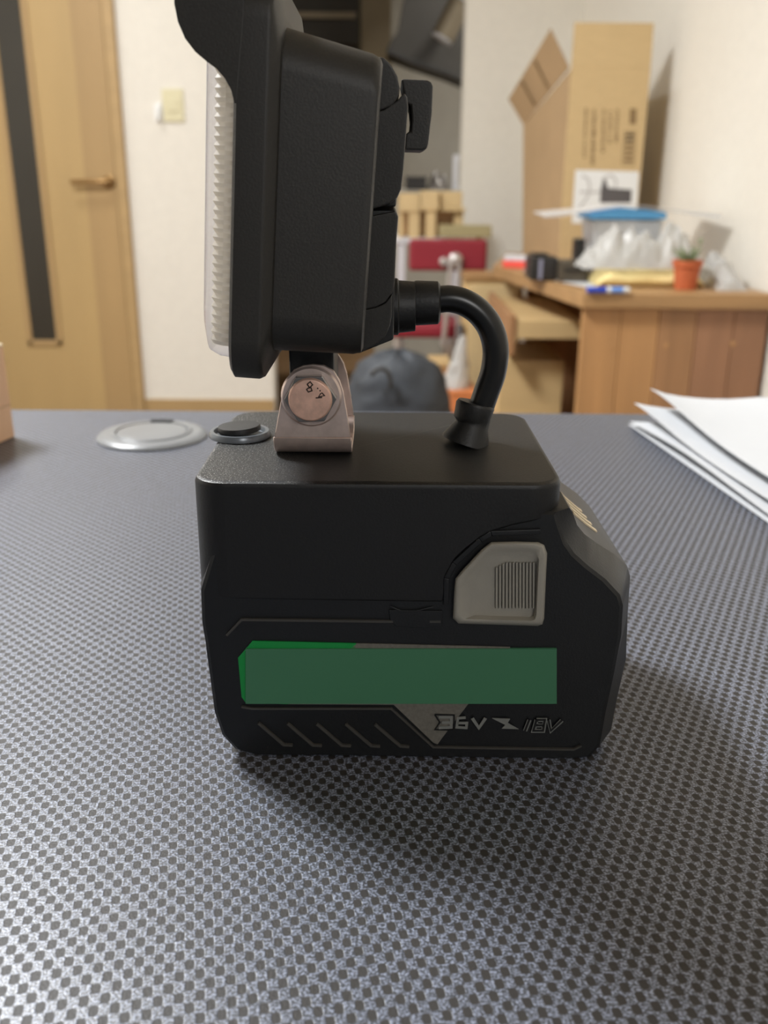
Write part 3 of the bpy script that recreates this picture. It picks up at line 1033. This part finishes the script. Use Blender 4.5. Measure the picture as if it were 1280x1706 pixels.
# carton under the desk
yu = 2.36
ua, ub = P(832, 640, yu).x, P(938, 640, yu).x
ut = P(850, 601, yu).z
uc = thing('floor_carton', 'pale cardboard carton on the floor under the desk drawer', 'carton', ((ua + ub) / 2, yu + 0.15, 0))
MB().boxr(ua, ub, yu, yu + 0.3, 0, ut).build('carton_body', 'pale_wood', uc, bevel=0.003)
MB().boxr(ua + 0.002, ub + 0.03, yu - 0.012, yu - 0.001, ut - 0.20, ut - 0.145).build('carton_flap', 'card_edge', uc, bevel=0.002)

# ---------------- tall cardboard box on the desk
yb0 = 2.80
xa0, xa1 = P(953, 100, yb0).x, P(1086, 100, yb0).x
zt_f = P(1020, 37, yb0).z
zc_f = P(1020, 112, yb0).z
tc = 0.005
farl = Vector((P(871, 420, 3.24).x, 3.24, ZD))
tb_ = thing('tall_cardboard_box', 'tall brown cardboard box with open flaps standing on the desk', 'cardboard box', ((xa0 + xa1) / 2, yb0 + 0.2, ZD))
zD = ZD + 0.0005
MB().boxr(xa0, xa1, yb0, yb0 + tc, zD, zc_f).build('front_panel', 'card', tb_, bevel=0.001)
MB().prism([Vector((xa0, yb0, zc_f)), Vector((xa1, yb0, zc_f)), Vector((xa1 - 0.001, yb0 + 0.006, zt_f)), Vector((xa0 + 0.002, yb0 + 0.006, zt_f))], (0, tc, 0)).build('front_flap', 'card', tb_, bevel=0.001)
lt = P(872, 208, 3.24)
nl = Vector((xa0, yb0 + 0.002, zD))
MB().prism([nl, Vector((farl.x, farl.y, zD)), lt, Vector((xa0, yb0 + 0.002, zc_f - 0.004))], (0.0045, 0.001, 0)).build('left_panel', 'card_dark', tb_, bevel=0.0008)
fa, fb, fc, fd = P(948, 113, yb0 + 0.004), lt, P(847, 165, 3.26), P(917, 48, 2.86)
flp = MB().prism([fa, fb, fc, fd], (0.003, 0.004, 0.001)).build('left_flap', 'card_dark', tb_, bevel=0.0008)
for t in (0.36, 0.66):
    a = fa.lerp(fb, t)
    b = fd.lerp(fc, t)
    MB().prism([a.lerp(b, 0.12) + Vector((-0.003, -0.004, 0)), a.lerp(b, 0.9) + Vector((-0.003, -0.004, 0)), a.lerp(b, 0.9) + (fb - fa) * 0.03 + Vector((-0.003, -0.004, 0)), a.lerp(b, 0.12) + (fb - fa) * 0.03 + Vector((-0.003, -0.004, 0))], (0.001, 0.001, 0)).build('flap_crease', 'ink', flp, smooth=False)
MB().prism([Vector((xa1, yb0 + 0.002, zD)), Vector((xa1 - 0.03, 3.16, zD)), Vector((xa1 - 0.03, 3.16, zc_f - 0.02)), Vector((xa1, yb0 + 0.002, zc_f - 0.002))], (-0.0045, 0.0, 0)).build('right_panel', 'card', tb_, bevel=0.0008)
MB().prism([Vector((farl.x + 0.006, farl.y, zD)), Vector((xa1 - 0.036, 3.162, zD)), Vector((xa1 - 0.036, 3.162, zc_f - 0.05)), Vector((lt.x + 0.006, lt.y, lt.z - 0.004))], (0, 0.0045, 0)).build('rear_panel', 'card_dark', tb_, bevel=0.0008)
# white picture label and print on the front
yl = yb0 - 0.0004


def pr(name, quads, material, y=yl, d=0.0004):
    g = MB()
    for qd in quads:
        g.prism(ppx(qd, y), (0, -d, 0))
    return g.build(name, material, tb_, smooth=False)


pr('picture_label', [[(959, 283), (1065, 286), (1060, 372), (953, 372)]], 'white')
pr('label_picture', [[(1001, 316), (1006, 297), (1009, 297), (1013, 313), (1053, 316), (1052, 338), (1000, 338)]], 'ink_grey', yl - 0.0005)
g = MB()
for s in ([(970, 292), (980, 298), (983, 310), (981, 325), (972, 338), (966, 346)], [(966, 320), (1000, 320)], [(1003, 300), (1012, 293), (1022, 293), (1027, 302), (1026, 313)]):
    g.ribbon(ppx(s, yl - 0.0005), 0.006, (0, -0.0004, 0))
g.build('label_sketch', 'ink_pale', tb_, smooth=False)
pr('dark_stamp', [[(1050, 181), (1061, 181), (1060, 207), (1049, 207)]], 'ink')
g = []
for k in range(6):
    y = 222 + k * 8.6
    g.append([(1043 - k * 0.5, y), (1057 - k * 0.5, y), (1056.6 - k * 0.5, y + 5.5), (1042.6 - k * 0.5, y + 5.5)])
pr('boxed_mark', g[:2], 'ink_dark')
pr('boxed_mark', g[2:], 'ink')
g = MB()
g.ribbon(ppx([(1041, 219), (1059, 219), (1056, 274), (1037, 274), (1041, 219)], yl), 0.002, (0, -0.0004, 0))
g.build('mark_border', 'ink', tb_, smooth=False)
g = []
rnd = random.Random(3)
for cx, ya, ybb, wd in ((975, 180, 262, 4), (988, 182, 274, 6), (1005, 182, 250, 5), (1016, 184, 240, 4), (1027, 182, 234, 5)):
    y = ya
    while y < ybb:
        L = rnd.choice((3, 4, 5))
        ox = -(y - 180) * 0.04
        ww = wd * rnd.uniform(0.6, 1.1)
        g.append([(cx + ox, y), (cx + ox + ww, y), (cx + ox + ww, y + L), (cx + ox, y + L)])
        y += L + rnd.choice((1.0, 1.5, 2.5))
o = pr('printed_text', g, 'ink')
o['kind'] = 'stuff'

# ---------------- storage bin with blue lid and a white sheet on top
ys = 2.36
zl = P(1045, 366, ys).z
sbx = thing('storage_bin', 'frosted storage bin with sky blue lid in front of the tall cardboard box', 'storage bin', (P(1047, 400, ys).x, ys + 0.07, ZD))
xb0, xb1 = P(990, 370, ys).x, P(1107, 370, ys).x
bxm = (xb0 + xb1) / 2
rings = []
for k, z in ((0.80, ZD + 0.0005), (0.84, ZD + 0.006), (1.0, zl - 0.001)):
    hw, hd = (xb1 - xb0) / 2 * k, 0.075 * k
    rings.append([Vector((bxm - hw, ys + 0.08 - hd, z)), Vector((bxm + hw, ys + 0.08 - hd, z)), Vector((bxm + hw, ys + 0.08 + hd, z)), Vector((bxm - hw, ys + 0.08 + hd, z))])
MB().loft(rings).build('bin_body', 'bin', sbx, bevel=0.006)
lp = ppx([(984, 365), (984, 356), (1010, 351), (1042, 346), (1080, 350), (1111, 354), (1111, 365)], ys)
MB().prism(lp, (0, 0.165, 0)).build('bin_lid', 'blue', sbx, bevel=0.002)
wsx = [P(a, b, ys - 0.02) for a, b in ((910, 358), (940, 355), (985, 351), (1042, 342), (1082, 345.5), (1111, 349), (1160, 354), (1202, 359))]
g = MB()
n = len(wsx)
g.loft([[p + Vector((0, 0, 0.0012)) for p in wsx] + [p + Vector((0, 0, -0.0012 if i > 1 and i < 6 else -0.006)) for i, p in reversed(list(enumerate(wsx)))],
        [p + Vector((0, 0.20, 0.0012)) for p in wsx] + [p + Vector((0, 0.20, -0.0012)) for p in reversed(wsx)]])
tag(g.build('plastic_sheet', 'sheet'), 'thin bent white plastic sheet lying across the blue bin lid', 'plastic sheet')


# ---------------- crumpled plastic, envelope, small clutter
def heap(name, material, x0, x1, y0, y1, base, h, seed, nx=54, ny=36, rough=0.5, fq=16.0, lip=0.0):
    vs_, fs_ = [], []
    off = Vector((seed * 3.1, seed * 1.7, seed))
    for j in range(ny + 1):
        for i in range(nx + 1):
            a, b = i / nx, j / ny
            x, y = x0 + (x1 - x0) * a, y0 + (y1 - y0) * b
            ex = min(1, 4.2 * min(a, 1 - a)) ** 0.6
            ey = min(1, 3.2 * min(b, 1 - b)) ** 0.6
            p = Vector((x * fq, y * fq, 0)) + off
            r = 1 - abs(noise.noise(p)) * 1.7
            r2 = 1 - abs(noise.noise(p * 2.7)) * 1.6
            big = 0.6 + 0.6 * noise.noise(p * 0.35)
            z = base + 0.0008 + h * ex * ey * max(0.03, big * (0.55 + rough * 0.6 * r + rough * 0.28 * r2))
            jx = 0.006 * noise.noise(p * 1.3 + Vector((9, 0, 0)))
            vs_.append(Vector((x + jx, y + jx, z)))
    for j in range(ny):
        for i in range(nx):
            a = j * (nx + 1) + i
            fs_.append((a, a + 1, a + nx + 2, a + nx + 1))
    k = len(vs_)
    for v in list(vs_):
        vs_.append(Vector((v.x, v.y, base + 0.0004)))
    edge = list(range(nx + 1)) + [i * (nx + 1) + nx for i in range(1, ny + 1)] + [ny * (nx + 1) + j for j in range(nx - 1, -1, -1)] + [i * (nx + 1) for i in range(ny - 1, 0, -1)]
    for a, b in zip(edge, edge[1:] + edge[:1]):
        fs_.append((a, b, b + k, a + k))
    return MB().add(vs_, fs_).build(name, material, angle=75)


zenv = ZD + 0.026
pe0, pe1 = PZ(972, 466, ZD), PZ(1152, 478, ZD)
ev = MB()
rings = []
for t in range(13):
    a = t / 12
    x = pe0.x + (pe1.x + 0.02 - pe0.x) * a
    th = 0.040 * (min(1, 6 * min(a, 1 - a) + 0.35)) * (1 + 0.12 * math.sin(a * 17))
    yfr = 2.195 + 0.02 * math.sin(a * 3) - 0.01 * a
    rings.append([Vector((x, yfr, ZD + 0.006)), Vector((x, yfr - 0.004, ZD + th * 0.6)), Vector((x, yfr + 0.02, ZD + th)), Vector((x, yfr + 0.14, ZD + th * 0.9)), Vector((x, yfr + 0.16, ZD + 0.004)), Vector((x, yfr + 0.02, ZD + 0.0005))])
tag(ev.loft(rings).build('padded_envelope', 'yellow', angle=70), 'yellow padded envelope lying under the crumpled plastic bag', 'envelope')
hx0, hx1 = P(974, 440, 2.19).x, P(1186, 440, 2.19).x
tag(heap('crumpled_bag', 'film_milky', hx0, hx1, 2.200, 2.355, ZD + 0.040, 0.095, 2, 90, 60, 1.0, 21.0), 'crumpled milky white plastic bag on top of the yellow envelope', 'plastic bag')
hx0, hx1 = P(1170, 450, 2.16).x, min(P(1246, 450, 2.16).x, RW(2.16) - 0.02)
tag(heap('bubble_wrap', 'film_milky', hx0 + 0.034, hx1, 2.14, 2.36, ZD, 0.078, 5, 50, 44, 0.9, 24.0), 'clear crumpled bubble wrap on the desk beside the right wall', 'bubble wrap')
hx0, hx1 = P(880, 430, 2.55).x, P(962, 430, 2.55).x
tag(heap('clear_wrap', 'film', hx0, hx1, 2.46, 2.63, ZD, 0.075, 8, 30, 24), 'loose clear plastic wrapping behind the black devices on the desk', 'plastic wrap')

# pot plant
pb = PZ(1147, 484, ZD)
pt = thing('potted_succulent', 'small succulent in a terracotta pot at the desk front edge', 'potted plant', (pb.x, pb.y + 0.03, ZD))
pcx, pcy = pb.x, pb.y + 0.026
k = (P(1172, 435, pcy).x - P(1124, 435, pcy).x) / 2
hpt = P(1147, 433, pcy).z - ZD
MB().lathe([(k * 0.70, 0.0004), (k * 0.74, 0.002), (k * 0.90, hpt * 0.76), (k * 1.0, hpt * 0.78), (k * 1.04, hpt), (k * 0.92, hpt), (k * 0.88, hpt * 0.84)], (pcx, pcy, ZD), n=36).build('pot', 'terracotta', pt)
MB().lathe([(k * 0.86, hpt * 0.80), (k * 0.86, hpt * 0.86), (k * 0.3, hpt * 0.90)], (pcx, pcy, ZD), n=24).build('soil', 'soil', pt)
rnd = random.Random(11)
for i in range(11):
    a = i * 2.4
    tilt = 0.15 + 0.055 * i
    L = 0.034 + rnd.uniform(-0.004, 0.012)
    base = Vector((pcx + 0.006 * math.cos(a), pcy + 0.006 * math.sin(a), ZD + hpt * 0.87))
    d = Vector((math.cos(a) * math.sin(tilt), math.sin(a) * math.sin(tilt), math.cos(tilt)))
    path = [base, base + d * L * 0.4, base + d * L * 0.75 + Vector((math.cos(a), math.sin(a), 0)) * 0.003, base + d * L + Vector((math.cos(a), math.sin(a), 0)) * 0.006]
    MB().tube(path, [0.0022, 0.0036, 0.0028, 0.0006], 8).build('leaf', 'leaf', pt)
p0, p1 = P(1160, 432, pcy), P(1167, 404, pcy)
fl_ = MB().tube(smoothpath([Vector((pcx + 0.004, pcy, ZD + hpt * 0.87)), p0.lerp(p1, 0.5), p1]), 0.0012, 6).build('flower_stem', 'leaf', pt)
MB().lathe([(0.001, -0.004), (0.005, 0), (0.004, 0.006), (0.001, 0.009)], p1, (0.1, 0, 1), 10).build('stem_tip', 'leaf', pt)

# pen
q0, q1 = PZ(978, 483, ZD + 0.007), PZ(1048, 483, ZD + 0.007)
q1 = Vector((q1.x, q0.y + 0.004, q1.z))
pn = thing('marker_pen', 'blue marker pen with white rings at the front edge of the desk', 'pen', ((q0.x + q1.x) / 2, q0.y, ZD))
dq = q1 - q0
rp_ = 0.0068
MB().tube([q0, q0 + dq * 0.02, q0 + dq * 0.46], [rp_ * 0.7, rp_, rp_], 16).build('cap', 'blue_pen', pn)
MB().tube([q0 + dq * 0.462, q0 + dq * 0.56], rp_ * 1.04, 16).build('ring', 'white', pn)
MB().tube([q0 + dq * 0.562, q0 + dq * 0.85], rp_ * 0.98, 16).build('barrel', 'blue_light', pn)
MB().tube([q0 + dq * 0.852, q0 + dq * 0.90, q0 + dq * 1.0], [rp_ * 0.9, rp_ * 0.95, rp_ * 0.8], 16).build('end_plug', 'white', pn)

# black devices left of the envelope
ya = 2.33
za = ZD + 0.0004
a0, a1 = P(884, 450, ya).x, P(930, 450, ya).x
t1 = P(905, 428, ya).z
d1 = thing('black_charger', 'black charger box with grey trim near the left edge of the desk', 'charger', ((a0 + a1) / 2, ya + 0.05, ZD))
MB().boxr(a0, a1, ya, ya + 0.10, za, t1).build('charger_body', 'device', d1, bevel=0.006)
xm = P(901, 450, ya).x
MB().boxr(xm - 0.004, xm + 0.004, ya - 0.002, ya + 0.001, za + 0.004, t1 - 0.006).build('trim_strip', 'silver', d1, bevel=0.001)
MB().boxr(a0 + 0.008, xm + 0.02, ya + 0.02, ya + 0.08, t1, t1 + 0.006).build('charger_lid', 'device', d1, bevel=0.002)
a0, a1 = P(932, 450, 2.30).x, P(982, 450, 2.30).x
t1 = P(950, 436, 2.30).z
d2 = thing('tool_case', 'dark olive tool case between the black charger and the envelope', 'case', ((a0 + a1) / 2, 2.35, ZD))
MB().boxr(a0 + 0.001, a1, 2.30, 2.39, za, t1).build('case_body', 'device_brown', d2, bevel=0.005)
MB().boxr(a0 + 0.012, a1 - 0.012, 2.296, 2.3005, (za + t1) / 2 + 0.003, (za + t1) / 2 + 0.009).build('case_latch', 'device', d2, bevel=0.001)
a0, a1 = P(959, 420, 2.40).x, P(975, 420, 2.40).x
t1 = P(970, 398, 2.40).z
d3 = thing('black_block', 'upright black plastic block behind the tool case on the desk', 'block', ((a0 + a1) / 2, 2.47, ZD))
MB().boxr(a0, a1, 2.40, 2.45, za, t1).build('block_body', 'device', d3, bevel=0.004)
MB().boxr(a1 + 0.003, a1 + 0.010, 2.398, 2.408, za, t1 - 0.01).build('white_strip', 'white', d3, bevel=0.001)
# red and white packet, papers
a0, a1 = P(836, 440, 2.72).x, P(884, 440, 2.72).x
rpk = thing('red_packet', 'flat red and white paper packet at the far left of the desk', 'packet', ((a0 + a1) / 2, 2.74, ZD))
g = MB()
t1, t0 = P(860, 436, 2.72).z, ZD
MB().prism([Vector((a0, 2.70, za)), Vector((a1, 2.66, za)), Vector((a1 + 0.01, 2.76, za)), Vector((a0 + 0.02, 2.79, za))], (0, 0, 0.018)).build('packet_body', 'red_paper', rpk, bevel=0.003)
MB().prism([Vector((a0 + 0.004, 2.71, za + 0.0185)), Vector((a1 - 0.002, 2.67, za + 0.0185)), Vector((a1 + 0.008, 2.755, za + 0.0185)), Vector((a0 + 0.02, 2.785, za + 0.0185))], (0, 0, 0.012)).build('packet_cover', 'paper', rpk, bevel=0.003)
pq = [PZ(900, 463, za), PZ(985, 480, za), PZ(1000, 474, za), PZ(960, 462, za)]
tag(MB().prism(pq, (0, 0, 0.0012)).build('paper_slip', 'paper'), 'white paper slip on the desk in front of the black charger', 'paper')
a, b = PZ(1010, 474, ZD), P(1014, 452, PZ(1010, 474, ZD).y)
ts = MB().tube(smoothpath([a + Vector((-0.006, 0.01, 0.004)), a + Vector((0.002, 0.008, 0.012)), b + Vector((0, 0.004, 0))]), [0.006 + 0.002 * math.sin(i * 0.4) - 0.0003 * i for i in range(17)], 10).build('tissue', 'paper')
tag(ts, 'small twisted white tissue standing behind the blue marker pen', 'tissue')

# ================================================================== chair, stand, wood and bags near the doorway
yk = 3.17
xa, xb = P(682, 425, yk).x, P(812, 425, yk).x
zt_, zb_ = P(745, 399, yk).z, P(745, 452, yk).z
ch = thing('red_chair', 'wine red vinyl chair with chrome supports beside the doorway', 'chair', ((xa + xb) / 2, yk + 0.12, 0))
zs_ = P(710, 556, yk - 0.02).z
MB().boxr(xa, xb, yk, yk + 0.035, zb_, zt_).build('backrest', 'red', ch, bevel=0.012, seg=3)
sx0, sx1 = P(648, 556, yk).x, P(768, 556, yk).x
MB().boxr(sx0, sx1, yk + 0.03, yk + 0.29, zs_ - 0.024, zs_ + 0.024).build('seat', 'red', ch, bevel=0.014, seg=3)
for p_, q_ in (((752, 436), (739, 575)), ((766, 440), (763, 575))):
    a, b = P(p_[0], p_[1], yk - 0.02), P(q_[0], q_[1], yk - 0.012)
    MB().tube([a, b, b + Vector((0, 0.09, -0.004))], 0.0085, 10).build('back_support', 'chrome', ch)
kc = P(759, 433, yk - 0.002)
MB().lathe([(0.024, 0), (0.024, 0.014), (0.017, 0.022), (0.008, 0.026)], kc, (0, -1, 0), 24).build('clamp_knob', 'chrome', ch)
kc = P(740, 436, yk - 0.002)
MB().lathe([(0.015, 0), (0.015, 0.012), (0.008, 0.018)], kc, (0, -1, 0), 18).build('clamp_bolt', 'chrome', ch)
for sx in (sx0 + 0.03, sx1 - 0.03):
    for sy in (yk + 0.05, yk + 0.27):
        MB().tube([(sx, sy, zs_ - 0.024), (sx, sy, 0.0)], 0.011, 10).build('leg', 'chrome', ch)

# white stand with the wood
yw = 3.48
zw = P(700, 397, yw).z
wa, wb2 = P(640, 430, yw).x, P(775, 430, yw).x
sd = thing('white_stand', 'white metal stand carrying pine offcuts behind the red chair', 'stand', ((wa + wb2) / 2, yw + 0.1, 0))
MB().boxr(wa, wb2, yw, yw + 0.22, zw - 0.018, zw).build('stand_top', 'far_white', sd, bevel=0.003)
for sx in (P(669, 440, yw).x, wb2 - 0.03):
    for sy in (yw + 0.02, yw + 0.20):
        MB().boxr(sx - 0.014, sx + 0.014, sy - 0.014, sy + 0.014, 0, zw - 0.0185).build('leg', 'far_white', sd, bevel=0.003)
wr = thing('pine_trestle', 'rough pine trestle of short posts and thick beams on the white stand', 'trestle', (P(715, 390, yw).x, yw + 0.1, zw))


def pin(name, q, y0, dep, m='raw_wood', parent=wr):
    x0, y_t, x1, y_b = q
    a, b = P(x0, y_b, y0), P(x1, y_t, y0)
    MB().boxr(a.x, b.x, y0, y0 + dep, max(a.z, zw + 0.0005), b.z).build(name, m, parent, bevel=0.003)


pin('post', (664, 352, 672, 398), yw + 0.02, 0.03)
pin('post', (681, 351, 700, 398), yw + 0.012, 0.04)
pin('post', (709, 349, 727, 398), yw + 0.012, 0.04)
pin('post', (756, 347, 773, 398), yw + 0.06, 0.04)
pin('beam', (664, 322, 700, 353), yw + 0.005, 0.06)
pin('beam', (700.5, 318, 732, 351), yw + 0.003, 0.06)
pin('beam', (732.5, 319, 771, 346), yw + 0.03, 0.06)
pin('rail', (728, 346.5, 776, 352), yw + 0.03, 0.05)
MB().boxr(P(664, 340, yw + 0.14).x, P(772, 340, yw + 0.14).x, yw + 0.12, yw + 0.14, zw + 0.0005, P(700, 352, yw).z).build('back_board', 'desk_top', wr, bevel=0.002)
a, b = P(733, 395, 3.40), P(820, 376, 3.40)
obd = MB()
obd.boxr(a.x, b.x, 3.40, 3.475, b.z - 0.040, b.z)
brd = thing('grey_board', 'greyed plank end resting above the red chair back', 'board', ((a.x + b.x) / 2, 3.44, b.z - 0.04))
obd.build('plank', 'old_board', brd, bevel=0.003)
MB().boxr(b.x - 0.05, b.x - 0.03, 3.43, 3.45, 0, b.z - 0.0405).build('prop_stick', 'old_board', brd, bevel=0.002)

# black bag behind the table
yg = 1.85
gcx = P(664, 640, yg).x
gz = P(664, 596, yg).z
gw = (P(748, 660, yg).x - P(582, 660, yg).x) / 2
bag = MB()
rings = []
NR, NS = 26, 40
for i in range(NR + 1):
    t = i / NR
    zz = gz * t
    zz = gz * t if i < 8 else gz - 0.13 + 0.13 * math.sin(math.pi / 2 * (i - 8) / (NR - 8))
    if i < 8:
        zz = (gz - 0.13) * i / 8
    wv = gw * (1.12 if i < 8 else max(0.05, 1.12 * math.cos(math.pi / 2 * (i - 8) / (NR - 8)) ** 0.75))
    ring = []
    for k in range(NS):
        a = 2 * math.pi * k / NS
        r = wv * (1 + 0.09 * noise.noise(Vector((math.cos(a) * 2, math.sin(a) * 2, t * 9))) + 0.05 * noise.noise(Vector((math.cos(a) * 5, math.sin(a) * 5, t * 22))))
        ring.append(Vector((gcx + r * math.cos(a), yg + 0.08 + r * 0.75 * math.sin(a), zz + 0.012 * noise.noise(Vector((math.cos(a) * 3, math.sin(a) * 3, t * 4))) * t * (1 if i else 0))))
    rings.append(ring)
bgo = thing('black_bag', 'tall black fabric bag standing on the floor behind the table', 'bag', (gcx, yg + 0.08, 0))
bag.loft(rings).build('bag_body', 'black_bag', bgo, angle=80)
hpth = [P(a, b, yg - 0.045) for a, b in ((618, 632), (628, 622), (642, 622), (650, 634), (652, 652))]
for p in hpth:
    p.y = yg - 0.008
MB().tube(smoothpath(hpth), 0.004, 8).build('strap', 'device', bgo)

# cartons and clear bag between bag and desk
y1 = 2.62
a0, a1 = P(751, 670, y1).x, P(792, 670, y1).x
zt1 = P(770, 652, y1).z
ob = thing('orange_carton', 'orange brown carton on the floor below the clear plastic bag', 'carton', ((a0 + a1) / 2, y1 + 0.06, 0))
MB().boxr(a0, a1, y1, y1 + 0.14, 0, zt1 - 0.012).build('carton_body', 'orange_box', ob, bevel=0.003)
MB().boxr(a0 - 0.003, a1 + 0.003, y1 - 0.003, y1 + 0.143, zt1 - 0.0118, zt1).build('carton_lid', 'orange_box', ob, bevel=0.003)
cpl = MB()
rings = []
cz0 = zt1 + 0.0005
ctop_ = P(768, 560, y1 + 0.05).z
pcx_ = P(758, 640, y1 + 0.05).x
for i in range(15):
    t = i / 14
    r = 0.032 * (1 - t) ** 0.8 + 0.006
    ring = []
    for k in range(22):
        a = 2 * math.pi * k / 22
        rr2 = r * (1 + 0.32 * noise.noise(Vector((math.cos(a) * 2.4, math.sin(a) * 2.4, t * 6))))
        ring.append(Vector((pcx_ + 0.016 * t + rr2 * math.cos(a) + 0.004, y1 + 0.06 + rr2 * math.sin(a), cz0 + (ctop_ - cz0) * t)))
    rings.append(ring)
tag(cpl.loft(rings).build('clear_bag', 'film_milky', angle=75), 'twisted clear plastic bag standing on the orange brown carton', 'plastic bag')
y2 = 2.84
a0, a1 = P(716, 650, y2).x, P(748, 650, y2).x
zt2 = P(735, 603, y2).z
wbx = thing('wooden_box', 'tan wooden box on the floor between black bag and clear bag', 'box', ((a0 + a1) / 2, y2 + 0.06, 0))
MB().boxr(a0, a1, y2, y2 + 0.12, 0, zt2 - 0.014).build('box_body', 'plank1', wbx, bevel=0.003)
MB().boxr(a0 - 0.003, a1 + 0.003, y2 - 0.003, y2 + 0.123, zt2 - 0.0138, zt2).build('box_lid', 'pale_wood', wbx, bevel=0.003)

# ================================================================== things in the far room
yq = 4.25
zq = P(720, 317, yq).z
ctr = thing('far_counter', 'grey counter in the dim room beyond the doorway', 'counter', (0.2, yq + 0.25, 0))
MB().boxr(-0.05, 0.75, yq, yq + 0.5, 0, zq - 0.03).build('counter_body', 'far_wall', ctr, bevel=0.003)
MB().boxr(-0.07, 0.77, yq - 0.02, yq + 0.5, zq - 0.0298, zq).build('counter_top', 'far_wall', ctr, bevel=0.003)
a, b = P(677, 317, yq + 0.03), P(711, 294, yq + 0.03)
bb = thing('black_case', 'black box on the far counter left of the grey clutter', 'box', ((a.x + b.x) / 2, yq + 0.1, zq))
MB().boxr(a.x, b.x, yq + 0.03, yq + 0.15, zq + 0.0005, b.z - 0.012).build('case_body', 'device', bb, bevel=0.003)
MB().boxr(a.x - 0.002, b.x + 0.002, yq + 0.028, yq + 0.152, b.z - 0.0118, b.z).build('case_lid', 'device', bb, bevel=0.002)
a, b = P(714, 310, yq + 0.05), P(750, 286, yq + 0.05)
tag(heap('foil_clutter', 'junk', a.x, b.x, yq + 0.04, yq + 0.2, zq, (b.z - zq) * 1.2, 13, 22, 18, 0.8, 30), 'grey crumpled foil on the far counter beside the white frame', 'foil')
a, b = P(754, 320, yq + 0.06), P(790, 258, yq + 0.06)
pf_ = thing('picture_frame', 'white rectangular frame standing at the doorway right edge', 'frame', ((a.x + b.x) / 2, yq + 0.06, zq))
tk = 0.022
for nm, (x0, x1, z0, z1) in (('frame_side', (a.x, a.x + tk, zq + 0.0005, b.z)), ('frame_side', (b.x - tk, b.x, zq + 0.0005, b.z)), ('frame_rail', (a.x + tk, b.x - tk, b.z - tk, b.z)), ('frame_rail', (a.x + tk, b.x - tk, zq + 0.0005, zq + tk))):
    MB().boxr(x0, x1, yq + 0.06, yq + 0.08, z0, z1).build(nm, 'far_white', pf_, bevel=0.002)
MB().boxr(a.x + tk, b.x - tk, yq + 0.068, yq + 0.072, zq + tk, b.z - tk).build('frame_panel', 'far_wall', pf_)

yh = 5.2
hp_ = ppx([(644, 84), (652, 66), (662, 54), (676, -20), (700, -60), (800, -60), (800, 142), (745, 120), (690, 102)], yh)
rh = thing('range_hood', 'dark sloping extractor hood hanging in the far room', 'extractor hood', (hp_[0].x + 0.2, yh + 0.2, hp_[0].z))
MB().prism(hp_, (0, 0.45, 0)).build('hood_body', 'far_dark', rh, bevel=0.006)
MB().ribbon(ppx([(646, 84), (690, 103), (745, 121), (800, 143)], yh - 0.002), 0.02, (0, -0.01, 0)).build('hood_lip', 'device', rh, bevel=0.002)
MB().boxr(hp_[4].x, hp_[5].x, yh + 0.05, yh + 0.4, hp_[4].z, HC).build('hood_chimney', 'far_dark', rh, bevel=0.004)
d0, d1_ = P(768, 2, yh - 0.25), P(738, 62, yh - 0.25)
du = thing('vent_pipe', 'short beige pipe with pale end caps in front of the extractor hood', 'pipe', d1_)
dd = d1_ - d0
MB().tube([d0, d1_], 0.055, 18).build('pipe', 'duct', du)
MB().tube([d1_ + dd * 0.01, d1_ + dd * 0.08], 0.052, 18).build('end_cap', 'far_white', du)
MB().tube([d0 - dd * 0.10, d0 - dd * 0.01], 0.058, 18).build('end_cap', 'far_white', du)
MB().tube([d0.lerp(d1_, 0.5), Vector((d0.x, yh - 0.013, d0.z))], 0.02, 10).build('pipe_bracket', 'duct', du)
ye = 5.6
a, b = P(400, 72, ye), P(597, -50, ye)
ws = thing('wall_cupboard', 'dark brown wall cupboard with pale edge strip beyond the doorway', 'cupboard', ((a.x + b.x) / 2, ye + 0.5, a.z))
MB().boxr(a.x, b.x, ye, 6.598, a.z, HC - 0.002).build('cupboard_body', 'far_dark', ws, bevel=0.004)
MB().boxr(a.x + 0.01, b.x - 0.01, ye - 0.02, ye - 0.001, P(550, 31, ye).z, P(550, 21, ye).z).build('edge_strip', 'duct', ws, bevel=0.003)
struct(MB().boxr(P(601, 30, 5.9).x, P(652, 30, 5.9).x, 5.9, 6.598, 0, HC).build('wall_far_pillar', 'curtain'))
